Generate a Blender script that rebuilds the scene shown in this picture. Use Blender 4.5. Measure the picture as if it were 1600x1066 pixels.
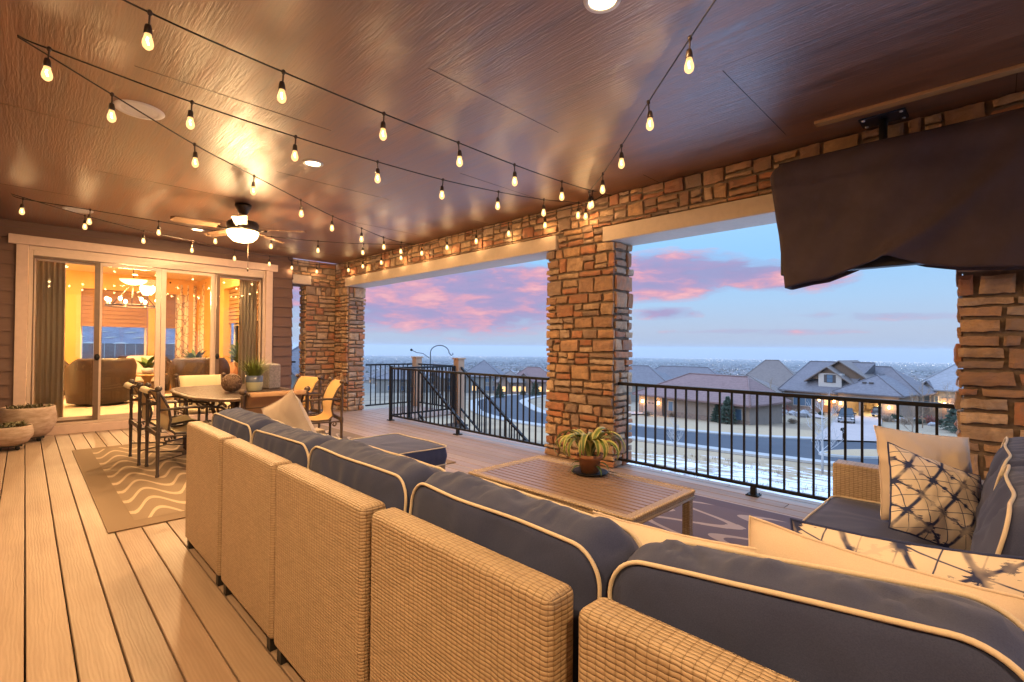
import bpy, math, random
from mathutils import Vector, Matrix, noise
R = math.radians
random.seed(7)
for o in list(bpy.data.objects): bpy.data.objects.remove(o, do_unlink=True)
SC = bpy.context.scene
COL = SC.collection

# ------------------------------------------------------------------ camera
CAMH = 1.27
cam_d = bpy.data.cameras.new('camera'); cam = bpy.data.objects.new('camera', cam_d); COL.objects.link(cam)
cam_d.sensor_width = 36.0; cam_d.lens = 761.0 / 1600 * 36.0
cam_d.clip_start = 0.05; cam_d.clip_end = 90000
PIT, ROL = 0.012, 0.0085
s_ = math.sqrt(.5)
fw = Vector((s_, s_, 0)); rt = Vector((s_, -s_, 0)); up = Vector((0, 0, 1))
F = fw * math.cos(PIT) + up * math.sin(PIT); U = up * math.cos(PIT) - fw * math.sin(PIT)
RR = rt * math.cos(ROL) + U * math.sin(ROL); VV = U * math.cos(ROL) - rt * math.sin(ROL)
M = Matrix((RR, VV, -F)).transposed().to_4x4(); M.translation = Vector((0, 0, CAMH))
cam.matrix_world = M
SC.camera = cam
SC.view_settings.view_transform = 'Standard'; SC.view_settings.look = 'None'
SC.view_settings.exposure = 0.15; SC.view_settings.gamma = 1.0
try: SC.view_settings.use_curve_mapping = False
except Exception: pass
SC.render.engine = 'CYCLES'
cy = SC.cycles
cy.max_bounces = 8; cy.diffuse_bounces = 4; cy.glossy_bounces = 4; cy.transmission_bounces = 4
cy.transparent_max_bounces = 16; cy.sample_clamp_indirect = 4.0; cy.caustics_reflective = False; cy.caustics_refractive = False
cy.use_denoising = True; cy.use_light_tree = True

# ------------------------------------------------------------------ world: dusk sky, pink clouds
W = bpy.data.worlds.new('World'); SC.world = W; W.use_nodes = True
nt = W.node_tree; nt.nodes.clear()
def nn(t, typ, **kw):
    n = t.nodes.new(typ)
    for k, v in kw.items(): setattr(n, k, v)
    return n
def math_(t, op, a, b=None, c=None, clamp=False):
    n = t.nodes.new('ShaderNodeMath'); n.operation = op; n.use_clamp = clamp
    for i, v in enumerate((a, b, c)):
        if v is None: continue
        if isinstance(v, (int, float)): n.inputs[i].default_value = v
        else: t.links.new(v, n.inputs[i])
    return n.outputs[0]
def mixc(t, f, a, b, blend='MIX'):
    n = t.nodes.new('ShaderNodeMix'); n.data_type = 'RGBA'; n.blend_type = blend
    for i, v in ((0, f), (6, a), (7, b)):
        if isinstance(v, (int, float)): n.inputs[i].default_value = v
        elif isinstance(v, (tuple, list)): n.inputs[i].default_value = (*v[:3], 1)
        else: t.links.new(v, n.inputs[i])
    return n.outputs[2]
def ramp(t, f, stops, interp='LINEAR'):
    n = t.nodes.new('ShaderNodeValToRGB'); n.color_ramp.interpolation = interp
    while len(n.color_ramp.elements) < len(stops): n.color_ramp.elements.new(0.5)
    for e, (p, c) in zip(n.color_ramp.elements, stops):
        e.position = p; e.color = (*c, 1) if isinstance(c, (tuple, list)) else (c, c, c, 1)
    t.links.new(f, n.inputs[0]); return n.outputs[0]
def comb(t, x, y, z):
    n = t.nodes.new('ShaderNodeCombineXYZ')
    for i, v in enumerate((x, y, z)):
        if isinstance(v, (int, float)): n.inputs[i].default_value = v
        else: t.links.new(v, n.inputs[i])
    return n.outputs[0]
def noise_(t, vec, scale, detail=4, rough=.5, dist=0.0):
    n = t.nodes.new('ShaderNodeTexNoise'); n.inputs['Scale'].default_value = scale
    n.inputs['Detail'].default_value = detail; n.inputs['Roughness'].default_value = rough
    n.inputs['Distortion'].default_value = dist
    if vec is not None: t.links.new(vec, n.inputs['Vector'])
    return n.outputs[0]

tc = nn(nt, 'ShaderNodeTexCoord'); sp = nn(nt, 'ShaderNodeSeparateXYZ'); nt.links.new(tc.outputs['Generated'], sp.inputs[0])
dx, dy, dz = sp.outputs
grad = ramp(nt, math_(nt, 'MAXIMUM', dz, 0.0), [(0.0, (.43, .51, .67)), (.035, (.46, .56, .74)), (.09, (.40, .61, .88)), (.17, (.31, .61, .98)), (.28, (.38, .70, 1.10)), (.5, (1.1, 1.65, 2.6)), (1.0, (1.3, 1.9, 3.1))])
az = math_(nt, 'MULTIPLY', math_(nt, 'ARCTAN2', dy, dx), 57.29578)
el = math_(nt, 'MULTIPLY', math_(nt, 'ARCSINE', dz), 57.29578)
cv = comb(nt, math_(nt, 'MULTIPLY', az, .11), math_(nt, 'MULTIPLY', el, .42), 0.0)
n1 = noise_(nt, cv, 1.0, 6, .55, .4)
n2 = noise_(nt, comb(nt, math_(nt, 'MULTIPLY', az, .25), math_(nt, 'MULTIPLY', el, .9), 3.7), 1.0, 5, .6, .2)
wob = math_(nt, 'MULTIPLY', math_(nt, 'SUBTRACT', n2, .5), 1.5)
mask = None
# cloud banks of the real sky: azimuth, elevation, half widths (degrees), tilt, weight
for (a0, e0, wa, we, tilt, k) in ((54, 6.0, 15, 3.3, .03, 1.9), (45, 7.2, 10, 2.0, 0.05, 1.7), (62, 3.6, 9, 2.0, 0, .9), (28, 8.0, 7.5, 2.1, -.02, 1.7), (20, 8.0, 8, 1.35, .12, 1.6),
                                  (27.5, 3.9, 3.6, .75, 0, 1.0), (72, 6.0, 8, 3.0, 0, 1), (48, 3.0, 6, .9, 0, .6), (100, 10, 20, 4, 0, 1), (-20, 9, 14, 3, 0, 1), (18, 1.8, 12, .5, 0, .3), (8, 3.2, 9, .6, .03, .35)):
    da = math_(nt, 'SUBTRACT', az, a0)
    de = math_(nt, 'SUBTRACT', math_(nt, 'SUBTRACT', el, e0), math_(nt, 'MULTIPLY', da, tilt))
    q = math_(nt, 'ADD', math_(nt, 'POWER', math_(nt, 'ABSOLUTE', math_(nt, 'DIVIDE', da, wa)), 2.0), math_(nt, 'POWER', math_(nt, 'ABSOLUTE', math_(nt, 'DIVIDE', de, we)), 2.0))
    q = math_(nt, 'SUBTRACT', k, q)
    mask = q if mask is None else math_(nt, 'MAXIMUM', mask, q)
dens = math_(nt, 'ADD', math_(nt, 'MULTIPLY', math_(nt, 'MAXIMUM', mask, -2.0), .60), math_(nt, 'MULTIPLY', math_(nt, 'SUBTRACT', math_(nt, 'ADD', math_(nt, 'MULTIPLY', n1, .7), math_(nt, 'MULTIPLY', n2, .45)), .56), 2.5))
cm = ramp(nt, math_(nt, 'ADD', dens, .22), [(0.0, 0.0), (.3, .30), (.7, .90), (1.0, .97)], 'EASE')
pk = math_(nt, 'ADD', math_(nt, 'MULTIPLY', n2, 1.3), math_(nt, 'MULTIPLY', math_(nt, 'SUBTRACT', n1, .5), 1.6))
ccol = ramp(nt, pk, [(.36, (.33, .31, .56)), (.60, (.42, .32, .56)), (.84, (.74, .36, .48)), (1.0, (.90, .46, .50))])
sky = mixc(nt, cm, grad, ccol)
nish = nn(nt, 'ShaderNodeTexSky'); nish.sky_type = 'NISHITA'; nish.sun_disc = False
nish.sun_elevation = R(2.0); nish.sun_rotation = R(250); 
nsc = nn(nt, 'ShaderNodeVectorMath', operation='SCALE'); nt.links.new(nish.outputs[0], nsc.inputs[0]); nsc.inputs['Scale'].default_value = 0.1
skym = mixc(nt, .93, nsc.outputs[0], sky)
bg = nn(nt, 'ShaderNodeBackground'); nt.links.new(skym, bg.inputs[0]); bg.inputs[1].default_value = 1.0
wo = nn(nt, 'ShaderNodeOutputWorld'); nt.links.new(bg.outputs[0], wo.inputs[0])

# the sun: already down to the horizon behind the house, a faint broad glow
sd = bpy.data.lights.new('sun', 'SUN'); sd.energy = 1.0; sd.angle = R(40); sd.color = (1, .93, .93)
so = bpy.data.objects.new('sun', sd); COL.objects.link(so); so.rotation_euler = (R(68), 0, R(-115))

# ------------------------------------------------------------------ materials
def mat(name, col=(.5, .5, .5), rough=.6, metal=0.0, emit=None, es=0.0, spec=None):
    m = bpy.data.materials.new(name); m.use_nodes = True
    b = m.node_tree.nodes['Principled BSDF']
    b.inputs['Base Color'].default_value = (*col, 1); b.inputs['Roughness'].default_value = rough; b.inputs['Metallic'].default_value = metal
    if emit: b.inputs['Emission Color'].default_value = (*emit, 1); b.inputs['Emission Strength'].default_value = es
    if spec is not None: b.inputs['Specular IOR Level'].default_value = spec
    return m
def bs(m): return m.node_tree.nodes['Principled BSDF']
def objco(t, which='Object'):
    n = nn(t, 'ShaderNodeTexCoord'); return n.outputs[which]
def mapping(t, vec, scale=(1, 1, 1), rot=(0, 0, 0), loc=(0, 0, 0)):
    n = nn(t, 'ShaderNodeMapping'); n.inputs['Scale'].default_value = scale; n.inputs['Rotation'].default_value = rot; n.inputs['Location'].default_value = loc
    t.links.new(vec, n.inputs['Vector']); return n.outputs[0]
def bump(m, h, strength=.3, dist=.01):
    t = m.node_tree; n = nn(t, 'ShaderNodeBump'); n.inputs['Strength'].default_value = strength; n.inputs['Distance'].default_value = dist
    t.links.new(h, n.inputs['Height']); t.links.new(n.outputs[0], bs(m).inputs['Normal'])
def setc(m, c, sock='Base Color'): m.node_tree.links.new(c, bs(m).inputs[sock])
def noisy(name, c1, c2, scale=8, rough=.6, stretch=(1, 1, 1), b=.2, bd=.005, detail=4, metal=0.0, coord='Object', bscale=None):
    m = mat(name, c1, rough, metal); t = m.node_tree
    v = mapping(t, objco(t, coord), stretch); n = noise_(t, v, scale, detail, .6)
    setc(m, mixc(t, ramp(t, n, [(.3, 0.0), (.7, 1.0)]), c1, c2))
    if b: bump(m, n if bscale is None else noise_(t, v, bscale, 5, .6), b, bd)
    return m

MT = {}
# painted textured ceiling panels: grain runs along the deck, sheet joints
m = MT['ceiling'] = mat('ceiling_paint', (.10, .05, .035), .33); bs(m).inputs['IOR'].default_value = 2.4; t = m.node_tree
o = objco(t); v = mapping(t, o, (8.0, .45, 1)); a = noise_(t, v, 1.8, 8, .68, .4)
v2 = mapping(t, o, (60, 3.0, 1)); g = noise_(t, v2, 1.0, 4, .6, 1.5)
wv = nn(t, 'ShaderNodeTexWave', wave_type='BANDS', bands_direction='X'); t.links.new(mapping(t, o, (1, .28, 1)), wv.inputs['Vector'])
wv.inputs['Scale'].default_value = 14; wv.inputs['Distortion'].default_value = 9; wv.inputs['Detail'].default_value = 3; wv.inputs['Detail Scale'].default_value = 1.4
setc(m, mixc(t, ramp(t, a, [(.3, 0.0), (.7, 1.0)]), (.09, .032, .016), (.26, .105, .045)))
t.links.new(ramp(t, a, [(.3, .30), (.7, .50)]), bs(m).inputs['Roughness'])
hh = math_(t, 'ADD', math_(t, 'MULTIPLY', wv.outputs['Fac'], .20), math_(t, 'ADD', math_(t, 'MULTIPLY', g, 1.0), math_(t, 'MULTIPLY', a, 1.6)))
bump(m, hh, .38, .006)
# composite deck boards
m = MT['deck'] = mat('composite_decking', (.36, .26, .20), .45); t = m.node_tree
o = objco(t); rnd = nn(t, 'ShaderNodeAttribute'); rnd.attribute_name = 'tint'
a = noise_(t, mapping(t, o, (9, .7, 1)), 2.0, 5, .6, .3)
wv = nn(t, 'ShaderNodeTexWave', wave_type='BANDS', bands_direction='X'); t.links.new(mapping(t, o, (1, .16, 1)), wv.inputs['Vector'])
wv.inputs['Scale'].default_value = 22; wv.inputs['Distortion'].default_value = 7; wv.inputs['Detail'].default_value = 3; wv.inputs['Detail Scale'].default_value = 1.2
big = noise_(t, o, .9, 3, .5)
c = mixc(t, ramp(t, a, [(.3, 0.0), (.7, 1.0)]), (.35, .25, .185), (.43, .315, .24))
c = mixc(t, math_(t, 'MULTIPLY', wv.outputs['Fac'], .18), c, (.22, .15, .11))
c = mixc(t, .9, c, rnd.outputs['Color'], 'MULTIPLY')
c = mixc(t, math_(t, 'MULTIPLY', ramp(t, big, [(.45, 0.0), (.7, 1.0)]), .25), c, (.26, .18, .14))
setc(m, c); t.links.new(ramp(t, big, [(.3, .36), (.7, .55)]), bs(m).inputs['Roughness'])
bump(m, math_(t, 'ADD', math_(t, 'MULTIPLY', wv.outputs['Fac'], .5), a), .25, .002)
# ledge stone
m = MT['stone'] = mat('ledge_stone', (.4, .3, .2), .85); t = m.node_tree
o = objco(t); rnd = nn(t, 'ShaderNodeAttribute'); rnd.attribute_name = 'tint'
n = noise_(t, o, 9, 6, .65, .4); f = noise_(t, o, 45, 5, .7)
c = mixc(t, ramp(t, n, [(.35, 0.0), (.65, 1.0)]), rnd.outputs['Color'], (.30, .19, .12))
c = mixc(t, ramp(t, noise_(t, mapping(t, o, (1, 1, 1), (0, 0, 0), (5, 3, 1)), 5, 4, .6), [(.56, 0.0), (.72, .6)]), c, (.17, .13, .12))
c = mixc(t, math_(t, 'MULTIPLY', f, .5), c, rnd.outputs['Color'])
setc(m, c); bump(m, math_(t, 'ADD', n, math_(t, 'MULTIPLY', f, .5)), .7, .012)
MT['mortar'] = noisy('mortar_bed', (.20, .145, .105), (.28, .21, .15), 30, .95, b=.5, bd=.006)
MT['lintel'] = noisy('lintel_paint', (.62, .50, .39), (.68, .55, .43), 20, .7, (1, 1, 1), .08, .002)
# siding
m = MT['siding'] = mat('lap_siding', (.15, .085, .06), .55); t = m.node_tree
g = noise_(t, mapping(t, objco(t), (1.2, 4, 22)), 3, 5, .6, .4)
setc(m, mixc(t, g, (.125, .068, .05), (.18, .10, .075))); bump(m, g, .3, .003)
MT['trim'] = noisy('door_trim_paint', (.62, .45, .36), (.68, .50, .40), 14, .5, b=.04, bd=.001)
MT['doorframe'] = noisy('door_frame_vinyl', (.60, .46, .36), (.64, .50, .40), 14, .4, b=0)
MT['screenframe'] = noisy('screen_frame_bronze', (.13, .085, .055), (.16, .10, .07), 14, .4, b=0)
m = MT['glass'] = bpy.data.materials.new('door_glass'); m.use_nodes = True; t = m.node_tree; t.nodes.clear()
tr = nn(t, 'ShaderNodeBsdfTransparent'); gl = nn(t, 'ShaderNodeBsdfGlossy'); gl.inputs['Roughness'].default_value = 0.01; lw = nn(t, 'ShaderNodeFresnel'); lw.inputs['IOR'].default_value = 1.5
tr.inputs[0].default_value = (.95, .96, .95, 1)
mx = nn(t, 'ShaderNodeMixShader'); t.links.new(lw.outputs[0], mx.inputs[0]); t.links.new(tr.outputs[0], mx.inputs[1]); t.links.new(gl.outputs[0], mx.inputs[2])
oo = nn(t, 'ShaderNodeOutputMaterial'); t.links.new(mx.outputs[0], oo.inputs[0])
MT['metal'] = noisy('black_powdercoat', (.008, .008, .009), (.013, .012, .013), 40, .5, b=.1, bd=.001); bs(MT['metal']).inputs['Specular IOR Level'].default_value = .3
MT['clad'] = noisy('tan_post_cladding', (.42, .27, .17), (.48, .31, .20), 10, .7, b=.1)
# wicker, UV in metres
def wicker(name, c1, c2, bw=.026, bh=.0085, gap=(.10, .06, .03)):
    m = mat(name, c1, .45); t = m.node_tree; uv0 = objco(t, 'UV')
    wn = nn(t, 'ShaderNodeTexNoise'); wn.inputs['Scale'].default_value = 24; wn.inputs['Detail'].default_value = 3; t.links.new(uv0, wn.inputs['Vector'])
    ws = nn(t, 'ShaderNodeVectorMath', operation='SCALE'); t.links.new(wn.outputs['Color'], ws.inputs[0]); ws.inputs['Scale'].default_value = .009
    wa = nn(t, 'ShaderNodeVectorMath', operation='ADD'); t.links.new(uv0, wa.inputs[0]); t.links.new(ws.outputs[0], wa.inputs[1]); uv = wa.outputs[0]
    br = nn(t, 'ShaderNodeTexBrick'); t.links.new(uv, br.inputs['Vector']); br.offset = .5; br.squash = 1.0
    br.inputs['Scale'].default_value = 1.0; br.inputs['Brick Width'].default_value = bw; br.inputs['Row Height'].default_value = bh
    br.inputs['Mortar Size'].default_value = bh * .09; br.inputs['Mortar Smooth'].default_value = .6; br.inputs['Bias'].default_value = 0
    br.inputs['Color1'].default_value = (*c1, 1); br.inputs['Color2'].default_value = (*c2, 1); br.inputs['Mortar'].default_value = (*gap, 1)
    s = nn(t, 'ShaderNodeSeparateXYZ'); t.links.new(uv, s.inputs[0])
    # every other row bows over the same upright cane: dark dashes at the dives
    row = math_(t, 'FLOOR', math_(t, 'DIVIDE', s.outputs[1], bh))
    ph = math_(t, 'ADD', math_(t, 'DIVIDE', s.outputs[0], bw), math_(t, 'MULTIPLY', row, .5))
    bow = math_(t, 'ABSOLUTE', math_(t, 'SINE', math_(t, 'MULTIPLY', ph, math.pi)))
    rowb = math_(t, 'ABSOLUTE', math_(t, 'SINE', math_(t, 'MULTIPLY', math_(t, 'DIVIDE', s.outputs[1], bh), math.pi)))
    big = noise_(t, uv, 5, 3, .6); fine = noise_(t, mapping(t, uv, (20, 180, 1)), 1.2, 3, .6)
    dk = math_(t, 'MULTIPLY', ramp(t, bow, [(0.0, 1.0), (.16, .35), (.34, 0.0)]), .7)
    c = mixc(t, dk, br.outputs['Color'], gap)
    c = mixc(t, math_(t, 'MULTIPLY', ramp(t, fine, [(.4, 0.0), (.7, 1.0)]), .3), c, tuple(x * 1.35 for x in c1))
    c = mixc(t, math_(t, 'MULTIPLY', ramp(t, big, [(.4, 0.0), (.7, 1.0)]), .22), c, tuple(x * .6 for x in c2))
    setc(m, c)
    bump(m, math_(t, 'ADD', math_(t, 'MULTIPLY', math_(t, 'POWER', bow, .35), .45), math_(t, 'MULTIPLY', math_(t, 'POWER', rowb, .5), .7)), .9, .0035)
    return m
MT['wicker'] = wicker('tan_resin_wicker', (.55, .42, .285), (.46, .345, .23), .040, .0100, (.17, .10, .05))
MT['wicker2'] = wicker('brown_wicker', (.06, .032, .018), (.045, .024, .014), .03, .012, (.02, .012, .008))
def fabric(name, c1, c2, b=.25, sc=420):
    m = mat(name, c1, .9); t = m.node_tree; o = objco(t)
    f = noise_(t, mapping(t, o, (1, 1, 1)), sc, 2, .5); g = noise_(t, o, 14, 4, .6)
    c = mixc(t, ramp(t, f, [(.3, 0.0), (.7, 1.0)]), c1, c2); c = mixc(t, math_(t, 'MULTIPLY', g, .35), c, tuple(x * .75 for x in c1)); setc(m, c)
    bump(m, f, b, .0015); bs(m).inputs['Sheen Weight'].default_value = .15
    return m
MT['navy'] = fabric('navy_canvas', (.034, .048, .130), (.050, .068, .168))
MT['cream'] = fabric('cream_piping', (.74, .64, .50), (.82, .72, .58), .1)
MT['pillow'] = fabric('cream_pillow_cloth', (.80, .66, .54), (.86, .73, .61), .2)
m = MT['pillow_stripe'] = fabric('pale_pillow_cloth_with_faint_marks', (.80, .66, .54), (.86, .73, .61), .2)
m = MT['indigo'] = mat('shibori_indigo_cloth', (.7, .6, .5), .9); t = m.node_tree; uv = objco(t, 'UV')
wz = nn(t, 'ShaderNodeVectorMath', operation='ADD'); nz = nn(t, 'ShaderNodeTexNoise'); nz.inputs['Scale'].default_value = 12; t.links.new(uv, nz.inputs['Vector'])
sc_ = nn(t, 'ShaderNodeVectorMath', operation='SCALE'); t.links.new(nz.outputs['Color'], sc_.inputs[0]); sc_.inputs['Scale'].default_value = .09
t.links.new(mapping(t, uv, (10.5, 10.5, 1), (0, 0, .5)), wz.inputs[0]); t.links.new(sc_.outputs[0], wz.inputs[1])
s = nn(t, 'ShaderNodeSeparateXYZ'); t.links.new(wz.outputs[0], s.inputs[0])
def lin(expr, w, soft):  # distance to nearest integer line
    fr = math_(t, 'ABSOLUTE', math_(t, 'SUBTRACT', math_(t, 'FRACT', expr), .5))
    return math_(t, 'SUBTRACT', 1.0, ramp(t, math_(t, 'SUBTRACT', .5, fr), [(w, 0.0), (w + soft, 1.0)]))
X_, Y_ = s.outputs[0], s.outputs[1]
fine = noise_(t, mapping(t, uv, (16, 120, 1), (0, 0, .5)), 2.0, 4, .7)
l1 = lin(X_, .035, .05); l2 = lin(Y_, .02, .03); l3 = lin(math_(t, 'ADD', X_, Y_), .012, .02); l4 = lin(math_(t, 'SUBTRACT', X_, Y_), .012, .02)
dA = math_(t, 'ABSOLUTE', math_(t, 'SUBTRACT', math_(t, 'FRACT', X_), .5)); dB = math_(t, 'ABSOLUTE', math_(t, 'SUBTRACT', math_(t, 'FRACT', Y_), .5))
near1 = math_(t, 'SUBTRACT', .5, dA); near2 = math_(t, 'SUBTRACT', .5, dB)
rad = math_(t, 'ADD', math_(t, 'MULTIPLY', near1, 1.0), math_(t, 'MULTIPLY', near2, 1.0))
blot = math_(t, 'LESS_THAN', math_(t, 'ADD', rad, math_(t, 'MULTIPLY', math_(t, 'SUBTRACT', fine, .5), 1.0)), .25)
rad2 = math_(t, 'ADD', math_(t, 'MULTIPLY', dA, 1.0), math_(t, 'MULTIPLY', near2, 1.0))
blot2 = math_(t, 'LESS_THAN', math_(t, 'ADD', rad2, math_(t, 'MULTIPLY', math_(t, 'SUBTRACT', fine, .5), .8)), .14)
mk = l1
for q in (l2, l3, l4, blot, blot2): mk = math_(t, 'MAXIMUM', mk, q)
mk = math_(t, 'MULTIPLY', mk, ramp(t, noise_(t, uv, 9, 3, .6), [(.34, .15), (.5, 1.0)]))
setc(m, mixc(t, mk, (.84, .74, .64), (.028, .045, .15))); bump(m, noise_(t, uv, 300, 2, .5), .2, .001)
MT['rubber'] = mat('black_plastic', (.02, .02, .02), .5)
MT['cord'] = mat('black_rubber_cord', (.018, .014, .012), .5)
m = MT['bulb'] = bpy.data.materials.new('glowing_bulb_glass'); m.use_nodes = True; t = m.node_tree; t.nodes.clear()
e_ = nn(t, 'ShaderNodeEmission'); e_.inputs[0].default_value = (1, .56, .20, 1); e_.inputs[1].default_value = 2.4; tr_ = nn(t, 'ShaderNodeBsdfTransparent'); mx = nn(t, 'ShaderNodeMixShader'); mx.inputs[0].default_value = .55
t.links.new(tr_.outputs[0], mx.inputs[1]); t.links.new(e_.outputs[0], mx.inputs[2]); oo = nn(t, 'ShaderNodeOutputMaterial'); t.links.new(mx.outputs[0], oo.inputs[0])
MT['filament'] = mat('glowing_filament', (1, .8, .4), .3, emit=(1, .72, .36), es=16.0)
MT['socket'] = mat('bakelite_socket', (.045, .028, .018), .4)
MT['white'] = noisy('white_plastic', (.62, .60, .60), (.66, .64, .64), 20, .45, b=0)
MT['canlens'] = mat('lit_lens', (1, .9, .7), .4, emit=(1, .72, .38), es=14.0)
MT['bowlglass'] = mat('lit_frosted_bowl', (1, .9, .7), .4, emit=(1, .70, .34), es=7.0)
MT['bronze'] = noisy('dark_bronze', (.045, .03, .02), (.07, .045, .03), 30, .38, b=.05, metal=.6)
MT['fanblade'] = noisy('fan_blade_wood', (.24, .14, .08), (.32, .19, .11), 3, .4, (3, 30, 1), .05, .001)
MT['tvcover'] = noisy('black_brown_cover_cloth', (.045, .027, .034), (.065, .042, .055), 5, .75, b=.35, bd=.01, bscale=7)
MT['bluemetal'] = mat('blued_steel_plate', (.02, .03, .06), .35, .3)
MT['bolt'] = mat('zinc_bolt', (.7, .72, .75), .3, .8)
MT['woodstrip'] = noisy('stained_strip', (.42, .24, .10), (.50, .29, .13), 6, .5, (1, .2, 1), .1)
MT['iron'] = noisy('hammered_iron', (.06, .048, .045), (.10, .078, .07), 45, .42, b=.4, bd=.002, metal=.3)
MT['ironbrown'] = noisy('bronze_cast_aluminium', (.10, .065, .045), (.15, .10, .07), 45, .42, b=.4, bd=.002, metal=.3)
MT['sling'] = fabric('gold_sling_mesh', (.58, .33, .10), (.66, .39, .13), .2, 500)
MT['slingcream'] = fabric('pale_gold_sling_mesh', (.66, .52, .30), (.72, .58, .35), .2, 500)
MT['slingtan'] = fabric('tan_sling_mesh', (.42, .24, .12), (.48, .28, .15), .2, 500)
MT['whitewash'] = noisy('whitewashed_clay', (.60, .47, .38), (.34, .24, .17), 7, .8, (1, 1, 3.5), .4, .006)
MT['soil'] = noisy('potting_soil', (.05, .035, .02), (.09, .06, .035), 60, .95, b=.8, bd=.01)
MT['terracotta'] = noisy('terracotta', (.45, .20, .10), (.52, .25, .13), 16, .75, b=.15)
def leafmat(name, c1, c2, edge=None):
    m = mat(name, c1, .45); t = m.node_tree
    n = noise_(t, objco(t), 22, 3, .6); c = mixc(t, n, c1, c2)
    if edge:
        uv = nn(t, 'ShaderNodeSeparateXYZ'); t.links.new(objco(t, 'UV'), uv.inputs[0])
        e = math_(t, 'ABSOLUTE', math_(t, 'SUBTRACT', uv.outputs[0], .5))
        c = mixc(t, ramp(t, e, [(.20, 0.0), (.30, 1.0)]), c, edge)
    setc(m, c)
    bs(m).inputs['Subsurface Weight'].default_value = 0.0
    return m
MT['strapleaf'] = leafmat('variegated_strap_leaf', (.10, .17, .03), (.15, .22, .05), (.50, .47, .16))
MT['grassleaf'] = leafmat('fine_grass_blade', (.13, .19, .03), (.24, .26, .05))
MT['leaf'] = leafmat('broad_green_leaf', (.07, .13, .03), (.12, .19, .05))
MT['succ'] = leafmat('small_grey_green_leaf', (.10, .11, .05), (.17, .14, .07))
# rugs
def rug(name, base, base2, line, sc=3.2, w=.06):
    m = mat(name, base, .95); t = m.node_tree; o = objco(t)
    s = nn(t, 'ShaderNodeSeparateXYZ'); t.links.new(mapping(t, o, (sc, sc, 1)), s.inputs[0])
    x, y = s.outputs[0], s.outputs[1]
    # meandering bands that join in square knots
    sx = math_(t, 'MULTIPLY', math_(t, 'SINE', math_(t, 'MULTIPLY', x, 2 * math.pi / 1.0)), .46)
    par = math_(t, 'MULTIPLY', math_(t, 'SINE', math_(t, 'MULTIPLY', y, math.pi)), .9)
    ph = math_(t, 'ADD', y, math_(t, 'MULTIPLY', sx, 1.15))
    f1 = math_(t, 'ABSOLUTE', math_(t, 'SUBTRACT', math_(t, 'FRACT', ph), .5))
    ph2 = math_(t, 'ADD', math_(t, 'ADD', x, .25), math_(t, 'MULTIPLY', math_(t, 'SINE', math_(t, 'MULTIPLY', y, 2 * math.pi)), .16))
    f2 = math_(t, 'ABSOLUTE', math_(t, 'SUBTRACT', math_(t, 'FRACT', ph2), .5))
    wd = noise_(t, o, 2.5, 2, .5)
    l1 = math_(t, 'LESS_THAN', f1, math_(t, 'ADD', w, math_(t, 'MULTIPLY', wd, .06)))
    kn = math_(t, 'LESS_THAN', math_(t, 'MAXIMUM', f2, math_(t, 'MULTIPLY', f1, .8)), .11)
    l = math_(t, 'MAXIMUM', l1, kn)
    f = noise_(t, o, 300, 2, .5)
    c = mixc(t, ramp(t, f, [(.3, 0.0), (.7, 1.0)]), base, base2); c = mixc(t, l, c, line)
    bo = nn(t, 'ShaderNodeAttribute'); bo.attribute_name = 'tint'
    c = mixc(t, bo.outputs['Fac'], base, c)
    setc(m, c); bump(m, f, .4, .002); return m
MT['rug1'] = rug('tan_flatweave', (.27, .19, .12), (.33, .24, .16), (.60, .46, .31), 2.9, .08)
MT['rug2'] = rug('plum_grey_flatweave', (.13, .10, .125), (.17, .135, .16), (.44, .35, .32), 1.9, .07)
MT['matcloth'] = noisy('grey_doormat_weave', (.33, .28, .23), (.42, .36, .30), 60, .95, b=.4)
MT['snow'] = noisy('snow', (.80, .84, .90), (.70, .75, .84), 4, .7, b=.4, bd=.03)
MT['asphalt'] = noisy('asphalt', (.040, .045, .060), (.055, .060, .075), .35, .85, b=.0)
MT['concrete'] = noisy('concrete', (.34, .33, .32), (.42, .40, .38), 1.2, .9, b=0)
MT['drive'] = noisy('tinted_driveway_concrete', (.36, .29, .27), (.42, .34, .31), .6, .9, b=0)
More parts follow.
